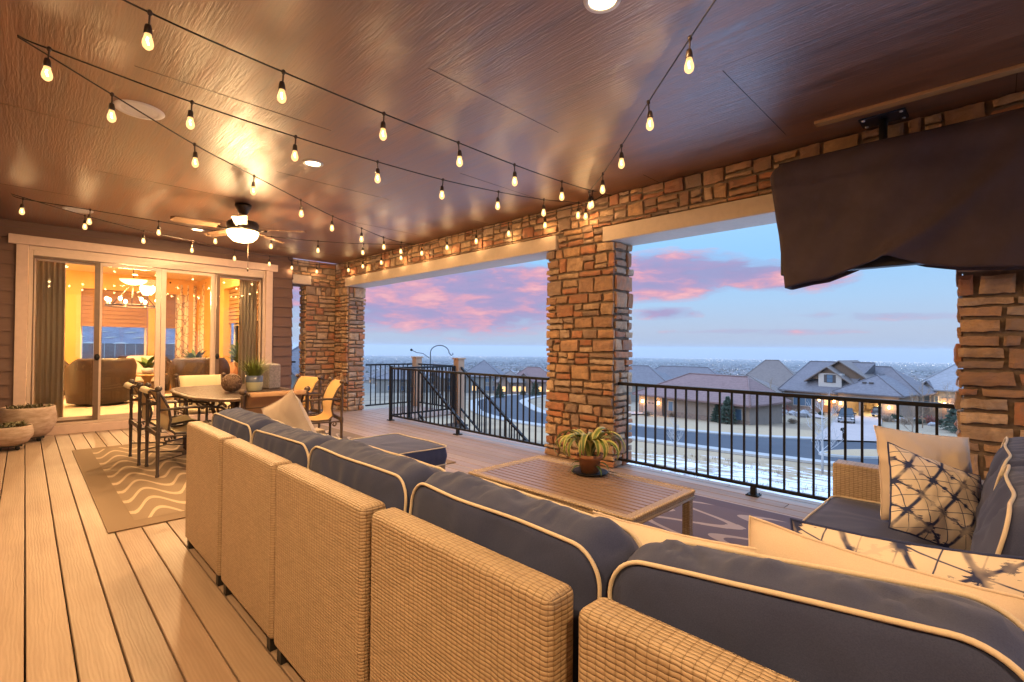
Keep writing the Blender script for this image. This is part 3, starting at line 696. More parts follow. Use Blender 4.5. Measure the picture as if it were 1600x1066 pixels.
# wicker swivel armchairs seen from behind
def tubchair(loc, rz, lab, w=.98, sc=1.0, cush=None):
    t = thing('wicker_armchair', lab, 'armchair', loc, rz, 'brown wicker chairs in the lit room')
    mb = MB(); n = 40; prof = []
    # a tub: curved back wrapping into arms, slightly flared at top; opening towards +y
    vs = []; rows = [(.06, .88), (.3, .93), (.6, 1.0), (.82, 1.03), (.86, 1.0)]
    for (z, k) in rows:
        for i in range(n + 1):
            a = R(-205 + 230 * i / n); hh = 1.0 if True else 0
            back = max(0, -math.sin(a)); zz = z * (.72 + .28 * min(1, back * 1.6)) if z > .5 else z
            vs.append((math.cos(a) * w / 2 * k, math.sin(a) * w * .46 * k, zz))
    fs = []; uvs = []
    for j in range(len(rows) - 1):
        for i in range(n):
            a, b = j * (n + 1) + i, j * (n + 1) + i + 1; fs.append((a, b, b + n + 1, a + n + 1))
            uvs.append(tuple((q * 2.2 / n, zq) for q, zq in ((i, rows[j][0]), (i + 1, rows[j][0]), (i + 1, rows[j + 1][0]), (i, rows[j + 1][0]))))
    mb.add(vs, fs, uvs, None, True); o = mb.build('back_shell', MT['wicker2'], t); s = o.modifiers.new('s', 'SOLIDIFY'); s.thickness = .09; s.offset = 0
    b = MB(); b.lathe([(.001, .02), (w * .36, .02), (w * .40, .06), (w * .42, .28), (.001, .30)], (0, 0, 0), 28); b.build('base', MT['wicker2'], t)
    c = MB(); c.box((-w * .34, -.25, .301), (w * .34, .42, .44)); c.build('seat_cushion', MT['pillow'], t, .04, 0, 3)
    c = MB(); c.bx((0, -.26, .66), (w * .62, .16, .42)); c.build('back_cushion', MT['pillow'], t, .06, 0, 3)
    return t
tubchair((1.02, 12.0, IZ), R(12), 'brown wicker armchair with its back to the glass door, left of the two')
tubchair((2.62, 11.9, IZ), R(-14), 'brown wicker armchair with its back to the glass door, right of the two')
tubchair((1.95, 13.9, IZ), R(178), 'brown wicker armchair facing the door, beyond the small plant')
tubchair((.2, 13.7, IZ), R(200), 'brown wicker armchair facing the door, far left in the lit room')
# low table with plant between
t = thing('side_table', 'round wooden side table behind the glass, a plant bowl on top', 'side table', (1.78, 12.3, IZ))
mb = MB(); mb.lathe([(.001, .50), (.33, .50), (.34, .515), (.33, .53), (.001, .53)], n=28); mb.build('table_top', noisy('honey_wood', (.36, .19, .07), (.45, .25, .09), 6, .4), t)
mb = MB(); mb.lathe([(.24, .0), (.22, .04), (.07, .08), (.06, .4), (.12, .498)], n=20); mb.build('pedestal', noisy('honey_wood_dark', (.28, .14, .05), (.34, .18, .07), 6, .4), t)
def leafy(mb, n, L0, L1, wd, r, droop=.6, up=.6, seg=5, spread=1.0, z0=0.0):
    for i in range(n):
        a = r.uniform(0, 2 * math.pi); L = r.uniform(L0, L1); el = r.uniform(.25, 1.25) * up
        d = Vector((math.cos(a), math.sin(a), 0)); side = Vector((-d.y, d.x, 0)); vs = []; uvs = []
        p = d * .012 * spread; p.z = z0; w = wd * r.uniform(.75, 1.2); ang = R(90) * min(1, .35 + el * .6)
        for k in range(seg + 1):
            s = k / seg; ww = w * (math.sin(math.pi * min(1, .12 + s * .88)) ** .7 if s < 1 else .02)
            vs += [p - side * ww / 2, p + side * ww / 2]
            p = p + (d * math.cos(ang) + Vector((0, 0, 1)) * math.sin(ang)) * (L / seg); ang -= droop * (1.1 + s) * 1.9 / seg
        fs = [(2 * k, 2 * k + 1, 2 * k + 3, 2 * k + 2) for k in range(seg)]
        uvs = [((0, k / seg), (1, k / seg), (1, (k + 1) / seg), (0, (k + 1) / seg)) for k in range(seg)]
        mb.add(vs, fs, uvs, None, True)
r = random.Random(4)
t = thing('potted_plant', 'small broad leaved plant in a glass bowl on the side table indoors', 'potted plant', (1.78, 12.3, IZ + .531))
mb = MB(); mb.lathe([(.001, 0), (.07, .0), (.10, .05), (.11, .09), (.09, .13), (.08, .13), (.09, .08), (.001, .02)], n=20); mb.build('pot', MT['white'], t)
mb = MB(); leafy(mb, 16, .22, .42, .13, r, .45, .9, z0=.08); mb.build('leaves', MT['leaf'], t)
for loc, L, n, lab in (((2.75, 13.0, IZ + .6), .42, 60, 'bushy green house plant behind the right wicker armchair'), ((3.02, 10.6, IZ + .75), .42, 50, 'leafy house plant by the side window of the lit room')):
    t = thing('potted_plant', lab, 'potted plant', loc)
    mb = MB(); mb.lathe([(.001, -.6), (.14, -.6), (.17, -.2), (.19, .05), (.17, .05), (.001, 0)], n=20); mb.build('pot', MT['terracotta'], t)
    mb = MB(); leafy(mb, n, L * .5, L * 1.3, .09, r, .5, 1.0, z0=.03, spread=4); mb.build('leaves', MT['leaf'], t)
# chandelier: ring with candle bulbs hanging below a glass bowl
cx, cy_, cz = 1.44, 11.6, 1.98
t = thing('chandelier', 'bronze ring chandelier with candle bulbs and a glass bowl in the lit room', 'chandelier', (cx, cy_, cz))
MT['candle'] = mat('lit_candle_bulb', (1, .8, .5), .3, emit=(1, .72, .35), es=25.0)
MT['bowl2'] = mat('lit_amber_bowl', (1, .85, .6), .3, emit=(1, .72, .36), es=1.6)
mb = MB(); mb.tube([(math.cos(R(a)) * .40, math.sin(R(a)) * .40, 0) for a in range(0, 360, 12)], .014, 8, True)
for k in range(3):
    a = R(k * 120 + 20); mb.tube([(math.cos(a) * .4, math.sin(a) * .4, 0), (math.cos(a) * .05, math.sin(a) * .05, .40)], .008, 6)
mb.tube([(0, 0, .38), (0, 0, CEIL - cz)], .008, 6); mb.lathe([(.06, CEIL - cz - .03), (.06, CEIL - cz - .001)]); mb.build('ring_frame', MT['bronze'], t)
mb = MB(); mb.lathe([(.001, .40), (.12, .42), (.20, .47), (.215, .50), (.20, .50), (.001, .45)], n=28); mb.build('glass_bowl', MT['bowl2'], t)
for k in range(8):
    a = R(k * 45 + 10); p = (math.cos(a) * .4, math.sin(a) * .4, .0)
    mb = MB(); mb.tube([(p[0], p[1], .01), (p[0], p[1], .07)], .013, 8); c = mb.build('candle_sleeve', MT['white'], t)
    mb = MB(); mb.ball((p[0], p[1], .11), .028, 10, 1.35); mb.build('bulb', MT['candle'], c)
def lamp(name, loc, energy, size=.1, col=(1, .62, .26), typ='POINT', parent=None, spread=None, rot=None):
    d = bpy.data.lights.new(name, typ); d.energy = energy; d.color = col
    if typ == 'POINT': d.shadow_soft_size = size
    else:
        d.shape = 'DISK'; d.size = size
        if spread: d.spread = R(spread)
    o = bpy.data.objects.new(name, d); COL.objects.link(o); o.location = loc
    if rot: o.rotation_euler = rot
    if parent is not None: o.parent = parent
    return o
lamp('chandelier_light', (0, 0, .25), 230, .25, (1, .60, .22), parent=t)
# recessed lights in the room (only their pools of light and small discs are seen)
def can(x, y, z, lab, on=True, e=40, r=.085, grp='round lit ceiling lights', cat='ceiling light', col=(1, .60, .27), nm='ceiling_light'):
    t = thing(nm, lab, cat, (x, y, z), 0, grp)
    mb = MB(); mb.lathe([(r * .74, -.004), (r * .8, -.010), (r, -.008), (r * 1.04, -.001), (r * 1.04, 0)], n=32); mb.build('trim_ring', MT['white'], t)
    mb = MB(); mb.lathe([(.0005, -.004), (r * .74, -.004)], n=32)
    mb.build('lens' if on else 'speaker_grille', MT['canlens'] if on else MT['white'], t)
    if on: lamp('lamp', (0, 0, -.02), e, r * 1.5, col, 'AREA', t)
    else:
        mb = MB(); mb.lathe([(r * .5, -.006), (r * .55, -.0075), (r * .6, -.006)], n=32); mb.build('groove_ring', MT['white'], t)
    return t
can(.9, 13.0, CEIL, 'small lit ceiling light of the room behind the glass', True, 150, .08, 'indoor ceiling lights')
can(2.5, 11.0, CEIL, 'lit ceiling light of the room nearest the side window', True, 120, .08, 'indoor ceiling lights')
lamp('room_lamp', (-1.6, 12.4, 1.6), 270, .25, (1, .60, .22))
# neighbouring roof and fence seen through the back windows
t = thing('neighbour_house', 'tiled roof and plank wall seen through the back windows of the lit room', 'house', (1.2, 19.0, 0))
mb = MB(); 
for k in range(14):
    z = 1.28 + k * .17; y = k * .30
    n = 80; vs = []
    for i in range(n + 1):
        xx = -6 + 12 * i / n; w = .035 * math.sin(xx * 9 + k * 1.5); vs += [(xx, y - w * .2, z + w), (xx, y + .32, z + .17 + w * .6)]
    mb.add(vs, [(2 * i, 2 * i + 2, 2 * i + 3, 2 * i + 1) for i in range(n)])
mb.build('roof', noisy('wavy_tile_roof', (.17, .17, .24), (.26, .26, .34), 3, .8), t)
mb = MB()
for k in range(48): mb.box((-6 + k * .25, 0, -3), (-6 + k * .25 + .235, .06, 1.27))
mb.build('plank_wall', noisy('weathered_planks', (.16, .11, .11), (.22, .15, .14), 3, .9), t)
# ------------------------------------------------------------------ porch lights
can(1.80, 4.34, CEIL, 'round lit ceiling light beside the string of bulbs, near the middle of the ceiling', True, 62)
can(1.89, 1.31, CEIL, 'round lit ceiling light at the top edge of the view', True, 24)
can(1.71, 8.05, CEIL, 'round lit ceiling light between the fan and the glass door', True, 85)
can(-.72, 1.30, CEIL, 'round lit ceiling light over the left deck boards, nearest the camera', True, 62)
can(-.78, 4.34, CEIL, 'round lit ceiling light over the left deck boards, farther on', True, 74)
can(-.55, -1.6, CEIL, 'round lit ceiling light behind the camera', True, 85)
can(.542, 4.235, CEIL, 'white round ceiling speaker above the string of bulbs, larger of the two in view', False, r=.14, grp='white round ceiling speakers', cat='ceiling speaker', nm='ceiling_speaker')
can(.436, 7.957, CEIL, 'white round ceiling speaker near the left end of the glass door head', False, r=.14, grp='white round ceiling speakers', cat='ceiling speaker', nm='ceiling_speaker')
# ceiling fan
FX, FY = 1.775, 6.22
t = thing('ceiling_fan', 'bronze ceiling fan with wooden blades and a lit bowl', 'ceiling fan', (FX, FY, 0))
mb = MB(); mb.lathe([(.001, CEIL - .001), (.085, CEIL - .001), (.085, CEIL - .03), (.05, CEIL - .10), (.03, CEIL - .12), (.014, CEIL - .13), (.014, 2.72), (.04, 2.715), (.04, 2.69)], n=28); mb.build('canopy_and_rod', MT['bronze'], t)
mb = MB(); mb.lathe([(.04, 2.70), (.15, 2.695), (.168, 2.67), (.166, 2.63), (.15, 2.59), (.12, 2.575), (.001, 2.57)], n=36); mb.build('motor_housing', MT['bronze'], t)
mb = MB(); mb.lathe([(.001, 2.585), (.165, 2.585), (.168, 2.57), (.15, 2.52), (.10, 2.475), (.001, 2.455)], n=36); mb.build('glass_bowl', MT['bowlglass'], t)
for k in range(5):
    a = R(k * 72 - 37); mx_ = RZ(a)
    b = MB(); n = 14; vs = []
    for i in range(n + 1):
        s = i / n; x = .24 + s * .46; w = .055 + .02 * s; w *= min(1, math.sqrt(max(0, 1 - max(0, (s - .88) / .12) ** 2)) + .0)
        for zz in (.004, -.004):
            vs += [mx_ @ Vector((x, -w, 2.612 + zz - .012)), mx_ @ Vector((x, w, 2.612 + zz + .012))]
    fs = []
    for i in range(n):
        q = i * 4; fs += [(q, q + 4, q + 5, q + 1), (q + 2, q + 3, q + 7, q + 6), (q, q + 2, q + 6, q + 4), (q + 1, q + 5, q + 7, q + 3)]
    fs += [(0, 1, 3, 2)]
    b.add(vs, fs); bl = b.build('blade', MT['fanblade'], t)
    b = MB(); b.tube([mx_ @ Vector((.12, 0, 2.60)), mx_ @ Vector((.19, .0, 2.592)), mx_ @ Vector((.26, .02, 2.60))], .011, 6); b.tube([mx_ @ Vector((.19, 0, 2.592)), mx_ @ Vector((.26, -.03, 2.597))], .009, 6); b.build('blade_arm', MT['bronze'], bl)
mb = MB(); mb.tube([(.05, -.03, 2.47), (.05, -.03, 2.16)], .0025, 5); mb.ball((.05, -.03, 2.14), .011, 8, 1.8); mb.build('pull_chain', MT['canchain'] if 'canchain' in MT else MT['ironbrown'], t)
lamp('fan_light', (0, 0, 2.40), 120, .13, (1, .64, .30), parent=t)

# ------------------------------------------------------------------ string lights
def catmull(P, t):
    n = len(P) - 1; f = min(max(t * n, 0), n - 1e-6); i = int(f); u = f - i
    p0 = P[max(i - 1, 0)]; p1 = P[i]; p2 = P[i + 1]; p3 = P[min(i + 2, n)]
    return .5 * ((2 * p1) + (-p0 + p2) * u + (2 * p0 - 5 * p1 + 4 * p2 - p3) * u * u + (-p0 + 3 * p1 - 3 * p2 + p3) * u ** 3)
rs = random.Random(8)
def string_light(lab, a0_, a1_, cons, cordmat='cord'):
    anchors = (a0_, a1_)
    """a0_, a1_: start and end hooks; cons: points on the cord where a socket hangs"""
    P = [Vector(anchors[0])] + [Vector(c) for c in cons] + [Vector(anchors[1])]
    t = thing('string_light', lab, 'string light', anchors[0], 0, 'strings of warm bulbs under the porch ceiling')
    o0 = Vector(anchors[0]); N = 12 * len(P)
    path = [catmull(P, i / N) - o0 for i in range(N + 1)]
    mb = MB(); mb.tube(path, .0045, 6); mb.build('cord', MT[cordmat], t)
    for i, c in enumerate(cons):
        c = Vector(c) - o0; tl = Vector((rs.uniform(-.008, .008), rs.uniform(-.008, .008), 0))
        mb = MB(); mb.ball(c, .012, 8, 1.2, 5); mb.tube([c, c + tl * .4 - Vector((0, 0, .052))], .0045, 6)
        b = c + tl - Vector((0, 0, .052)); mb.lathe([(.004, 0), (.012, -.004), (.0155, -.02), (.018, -.046), (.0165, -.048)], b, 12)
        s = mb.build('socket', MT['socket'], t)
        mb = MB(); q = b - Vector((0, 0, .046)); mb.lathe([(.0135, 0), (.0155, -.012), (.022, -.034), (.0235, -.048), (.020, -.062), (.010, -.072), (.0005, -.0745)], q, 14)
        u = mb.build('bulb', MT['bulb'], s)
        mb = MB(); mb.tube([q - Vector((0, 0, .016)), q - Vector((.004, 0, .03)), q - Vector((-.003, 0, .050))], .005, 5); mb.build('filament', MT['filament'], s)
        lamp('bulb_light', q - Vector((0, 0, .09)), 1.1, .02, (1, .58, .25), parent=t)
    return t
S1 = [(0.388, 2.785, 2.807), (0.984, 2.78, 2.77), (1.596, 2.767, 2.747), (2.193, 2.757, 2.74), (2.792, 2.78, 2.748), (3.418, 2.796, 2.77), (3.95, 2.84, 2.82)]
S2 = [(0.068, 3.523, 2.813), (0.715, 3.553, 2.777), (1.343, 3.541, 2.753), (1.975, 3.513, 2.741), (2.591, 3.471, 2.741), (3.187, 3.387, 2.753), (3.728, 3.283, 2.777), (4.172, 3.181, 2.82)]
S3 = [(0.36, 3.885, 2.813), (0.884, 4.291, 2.777), (1.403, 4.627, 2.753), (1.961, 5.012, 2.741), (2.46, 5.366, 2.741), (2.992, 5.701, 2.753), (3.502, 6.048, 2.777), (3.946, 6.299, 2.813)]
S4 = [(-0.037, 7.419, 2.816), (0.503, 7.292, 2.785), (1.134, 7.253, 2.766), (1.745, 7.281, 2.76), (2.39, 7.118, 2.766), (2.997, 7.009, 2.785), (3.613, 6.818, 2.816)]
S5 = [(0.493, 7.821, 2.816), (1.112, 8.139, 2.789), (1.718, 8.359, 2.78), (2.368, 8.694, 2.789), (3.0, 9.0, 2.816)]
S7 = [(2.305, 1.078, 2.804), (2.672, 1.511, 2.771), (3.091, 1.966, 2.76), (3.512, 2.418, 2.771), (3.914, 2.852, 2.804)]
S6 = [(4.29, y, 2.83 + .01 * math.sin(y * 5)) for y in (8.66, 8.10, 7.47, 6.86, 6.26, 5.63, 4.99, 4.37, 3.76, 3.17)]
S6 = [(3.46, 9.24, 2.83), (3.95, 9.28, 2.82)] + S6
string_light('string of bulbs nearest the top, crossing straight to the middle stone column', (-.22, 2.79, 2.892), (4.37, 2.90, 2.885), S1)
string_light('second string of bulbs, crossing past the round ceiling light to the middle column', (-.05, 3.66, 2.892), (4.37, 3.36, 2.885), S2)
string_light('string of bulbs running from the upper left hook across to the far lintel', (-.05, 3.665, 2.888), (4.37, 6.56, 2.885), S3)
string_light('string of bulbs that passes behind the ceiling fan to the stone wall', (-.126, 7.6, 2.892), (4.37, 6.57, 2.885), S4)
string_light('string of bulbs running over the glass door head to the far corner', (-.126, 7.6, 2.888), (3.40, 9.2, 2.885), S5)
string_light('string of bulbs hung along the stone band above the openings', (3.40, 9.21, 2.885), (4.30, 2.95, 2.885), S6)
string_light('string of bulbs slanting down from the top right to the middle column', (1.75, .45, 2.892), (4.30, 3.12, 2.885), [(1.96, .66, 2.845)] + S7)

# ------------------------------------------------------------------ trim strip, mount and covered screen
mb = MB(); mb.box((3.965, -2.2, CEIL - .022), (4.035, .93, CEIL - .001)); o = mb.build('ceiling_strip', MT['woodstrip'], None, .002); tag(o, 'stained wood strip screwed to the ceiling above the dark cover', 'wood strip')
t = thing('covered_screen', 'big screen hung from the ceiling under a dark brown cloth cover', 'covered screen', (4.12, .4, 2.2))
mb = MB(); mb.box((.03, .04, CEIL - 2.2 - .012), (.20, .30, CEIL - 2.2 - .001)); pl_ = mb.build('mount_plate', MT['bluemetal'], t)
mb = MB()
for p in ((.05, .065), (.05, .275), (.18, .065), (.18, .275)): mb.lathe([(.011, 0), (.011, -.006), (.0005, -.008)], (p[0], p[1], CEIL - 2.2 - .012), 10)
mb.build('bolt', MT['bolt'], pl_)
mb = MB(); mb.tube([(.11, .17, CEIL - 2.215), (.11, .17, .40)], .025, 10); mb.box((.02, .05, .30), (.16, .29, .42)); mb.build('mount_post', MT['metal'], pl_)
mb = MB(); mb.box((.02, -.95, -.36), (.10, .80, .45)); mb.build('screen', MT['rubber'], t, .01)
# the cloth: a sleeve draped over the panel, hem lifted in the middle
mb = MB(); NU, NV = 130, 44; vs = []
def outline(u):   # u 0..1 round the panel in plan: front, end, back
    Lf = 2.05; Le = .16; tot = 2 * (Lf + Le); d = u * tot
    x0, x1, y0, y1 = -.045, .125, -1.10, .865
    seq_ = [((x0, y1), (x0, y0), Lf), ((x0, y0), (x1, y0), Le), ((x1, y0), (x1, y1), Lf), ((x1, y1), (x0, y1), Le)]
    for a, b, L in seq_:
        if d <= L + 1e-9:
            s = d / L; return a[0] + (b[0] - a[0]) * s, a[1] + (b[1] - a[1]) * s
        d -= L
    return x0, y1
import bisect
hemy = [(-1.1, -.47), (-.5, -.44), (-.23, -.413), (-.05, -.372), (.08, -.318), (.135, -.298), (.18, -.318), (.34, -.364), (.56, -.425), (.70, -.435), (.865, -.468)]
def hem(y):
    y = y + .0
    for (a, za), (b, zb) in zip(hemy[:-1], hemy[1:]):
        if a <= y <= b: return za + (zb - za) * (y - a) / (b - a)
    return -.4
for j in range(NV + 1):
    v = j / NV
    for i in range(NU):
        x, y = outline(i / NU); hz = hem(y - .0) ; top = .50
        z = top + (hz - top) * v
        nx = noise.noise(Vector((y * 2.2, z * 1.6, 3.3 if x < .04 else 9))) * .055 + noise.noise(Vector((y * 6 + z * 4, z * 2, 1))) * .018
        nx += .06 * math.exp(-((y - .15 - (v - 1) * .9) / .05) ** 2) * v * v * (1 if x < .04 else -.3)
        out = 1 if x < .04 else -1
        fl = v ** 2 * .008
        rr = .0
        if v < .12: rr = (.12 - v) / .12
        x2 = x + (-(nx + fl) * out) + rr * rr * (.04 - x) * .45; y2 = y - .12 * v * min(1, max(0, (y - .25) / .6)) - rr * rr * (.09 if y > .8 else 0)
        vs.append((x2, y2, z - (0 if v > .12 else rr * rr * .0)))
fs = []
for j in range(NV):
    for i in range(NU): fs.append((j * NU + i, (j + 1) * NU + i, (j + 1) * NU + (i + 1) % NU, j * NU + (i + 1) % NU))
k = len(vs); cen = (.04, -.1, .515); 
vs.append(cen)
for i in range(NU): fs.append((i, (i + 1) % NU, k))
mb.add(vs, fs, None, None, True); cv_ = mb.build('cloth_cover', MT['tvcover'], t)
sm = cv_.modifiers.new('s', 'SOLIDIFY'); sm.thickness = .004

# ------------------------------------------------------------------ railings
def rail(lab, p0, p1, zt=.905, zb=.10, posts=(), step=.1055, post_r=.022, cap=(.022, .016), z_off=0.0, grp='black metal deck railings'):
    p0 = Vector((*p0, 0)); p1 = Vector((*p1, 0)); L = (p1 - p0).length; a = math.atan2(p1.y - p0.y, p1.x - p0.x)
    t = thing('deck_railing', lab, 'railing', (p0.x, p0.y, z_off), a, grp)
    mb = MB(); mb.box((0, -cap[0], zt - .032), (L, cap[0], zt)); mb.build('top_rail', MT['metal'], t, .004)
    mb = MB(); mb.box((0, -.016, zb - .028), (L, .016, zb)); mb.build('bottom_rail', MT['metal'], t, .003)
    n = max(2, int(round(L / step)))
    me = None
    for i in range(1, n):
        x = L * i / n
        if me is None:
            mb = MB(); mb.box((-.008, -.008, zb - .001), (.008, .008, zt - .031)); ob = mb.build('baluster', MT['metal'], t); me = ob
        else:
            ob = me.copy(); COL.objects.link(ob); ob.parent = t
        ob.location = (x, 0, 0)
    for x, full in posts:
        mb = MB(); 
        if full: mb.box((x - post_r, -post_r - .001, 0), (x + post_r, post_r + .001, zt - .033)) if full == 1 else mb.box((x - post_r, -post_r - .001, 0), (x + post_r, post_r + .001, zt + .02))
        else: mb.box((x - .022, -.018, .0), (x + .022, .018, zb - .029))
        mb.box((x - .05, -.05, 0), (x + .05, .05, .010))
        for q in ((-.036, -.036), (.036, -.036), (.036, .036), (-.036, .036)): mb.lathe([(.006, .010), (.006, .016), (.0005, .017)], (x + q[0], q[1], 0), 8)
        mb.build('post', MT['metal'], t)
    return t
rail('black railing in the right opening, between the middle and right stone columns', (4.49, 2.87), (4.49, .20), posts=((1.36, 0),))
rail('black railing left of the middle stone column, in front of the steps', (4.43, 7.34), (4.43, 3.80), posts=((0.0, 2), (1.82, 0)))
rail('black railing along the near side of the stair landing, at right angles to the deck', (4.47, 7.36), (5.82, 7.36), posts=((.33, 1), (1.33, 1)), z_off=.0)
rail('black railing on the far side of the stair landing, beside the corner column', (4.77, 8.84), (5.83, 8.84))
rail('black railing at the outer end of the stair landing between two clad posts', (5.90, 8.68), (5.90, 7.44))
rail('short black railing in the narrow gap beside the brown siding', (3.52, 9.62), (3.70, 9.62), zt=.96)
# landing, clad posts, stairs
mb = MB()
for k in range(9): mb.box((4.70 + k * .143, 7.30, -.028), (4.70 + k * .143 + .138, 8.95, 0), None, (.95, .95, .95))
struct(mb.build('stair_landing', MT['deck']))
def cladpost(loc, lab):
    t = thing('clad_post', lab, 'post', loc, 0, 'tan clad posts at the stair landing')
    mb = MB(); mb.box((-.075, -.075, -2.6), (.075, .075, 1.02)); mb.build('post_shaft', MT['clad'], t, .006)
    mb = MB(); mb.box((-.095, -.095, 1.021), (.095, .095, 1.05)); mb.build('cap', MT['clad'], t, .005)
cladpost((5.92, 7.36, 0), 'tan clad post nearest the stair handrail'); cladpost((5.92, 8.78, 0), 'tan clad post at the far corner of the stair landing')
def stairrail(x, y0, lab):
    t = thing('stair_handrail', lab, 'handrail', (x, y0, 0), 0, 'black sloping handrails of the steps')
    L = 2.75; sl = -.66
    def bar(z, r, nm):
        mb = MB(); q = [Vector((0, .0, z)), Vector((0, -L, z + sl * L))]
        w = r; vs = []
        for p in q: vs += [p + Vector((-w, 0, -w)), p + Vector((w, 0, -w)), p + Vector((w, 0, w)), p + Vector((-w, 0, w))]
        mb.add(vs, ((0, 1, 5, 4), (1, 2, 6, 5), (2, 3, 7, 6), (3, 0, 4, 7), (3, 2, 1, 0), (4, 5, 6, 7))); mb.build(nm, MT['metal'], t)
    bar(.86, .021, 'top_rail'); bar(.08, .015, 'bottom_rail')
    for k in range(1, 23):
        y = -L * k / 23; mb = MB(); mb.box((-.008, y - .008, .08 + sl * -y), (.008, y + .008, .84 + sl * -y)); mb.build('baluster', MT['metal'], t)
stairrail(4.93, 7.26, 'sloping black handrail of the steps, the one nearer the deck'); stairrail(5.90, 7.26, 'sloping black handrail of the steps, the outer one')
t = thing('steps', 'wooden steps going down from the stair landing', 'steps', (5.4, 7.3, 0))
for k in range(9):
    mb = MB(); mb.box((-.44, -.02 - .28 * (k + 1), -.18 * (k + 1) - .03), (.46, .02 - .28 * k, -.18 * (k + 1))); mb.build('tread', MT['deck'], t)
mb = MB()
for xx in (-.47, .465): mb.add([(xx, 0, -.05), (xx + .03, 0, -.05), (xx + .03, -2.6, -1.8), (xx, -2.6, -1.8), (xx, 0, -.42), (xx + .03, 0, -.42), (xx + .03, -2.6, -2.15), (xx, -2.6, -2.15)], ((0, 1, 2, 3), (7, 6, 5, 4), (0, 3, 7, 4), (1, 5, 6, 2), (0, 4, 5, 1), (3, 2, 6, 7)))
mb.build('stringer', MT['lintel'], t)
t = thing('plant_hanger', 'arched black garden hook standing behind the clad posts', 'plant hanger', (6.6, 9.25, -2.3))
mb = MB(); z0 = 3.42
mb.tube([(0, 0, 0), (0, 0, z0 - .03)] + [(.21 * (1 - math.cos(R(a))) * .72, -.21 * (1 - math.cos(R(a))) * .72, z0 + .17 * math.sin(R(a))) for a in range(0, 181, 15)] + [(.34, -.34, z0 - .06), (.37, -.37, z0 - .03), (.36, -.36, z0 + .0)], .010, 6)
mb.tube([(-.02, .02, z0 - .12), (-.12, .12, z0 - .02), (-.22, .22, z0 - .0), (-.30, .30, z0 + .05)], .008, 6); mb.ball((-.31, .31, z0 + .06), .03, 8)
mb.build('hook', MT['metal'], t)

# ------------------------------------------------------------------ rugs and mat
def rug_obj(nm, lo, hi, mt, lab, grp=None):
    mb = MB(); b = .16; z = .009
    xs = [lo[0], lo[0] + b, hi[0] - b, hi[0]]; ys = [lo[1], lo[1] + b, hi[1] - b, hi[1]]
    mb.box((lo[0], lo[1], .002), (hi[0], hi[1], z), None, (0, 0, 0))
    mb.quad((xs[1], ys[1], z + .0015), (xs[2], ys[1], z + .0015), (xs[2], ys[2], z + .0015), (xs[1], ys[2], z + .0015), (1, 1, 1))
    o = mb.build(nm, mt); c = Vector(((lo[0] + hi[0]) / 2, (lo[1] + hi[1]) / 2, 0))
    o.data.transform(Matrix.Translation(-c)); o.location = c; tag(o, lab, 'rug', grp)
rug_obj('area_rug', (.41, 4.20), (3.35, 7.72), MT['rug1'], 'tan rug with cream meander bands under the dining table')
rug_obj('area_rug', (1.72, .72), (4.10, 3.0), MT['rug2'], 'plum grey rug with pale wavy bands under the slatted coffee table')
mb = MB(); mb.box((1.15, 8.45, .002), (2.55, 9.17, .012)); o = mb.build('doormat', MT['matcloth']); tag(o, 'grey doormat in front of the glass door sill', 'doormat')

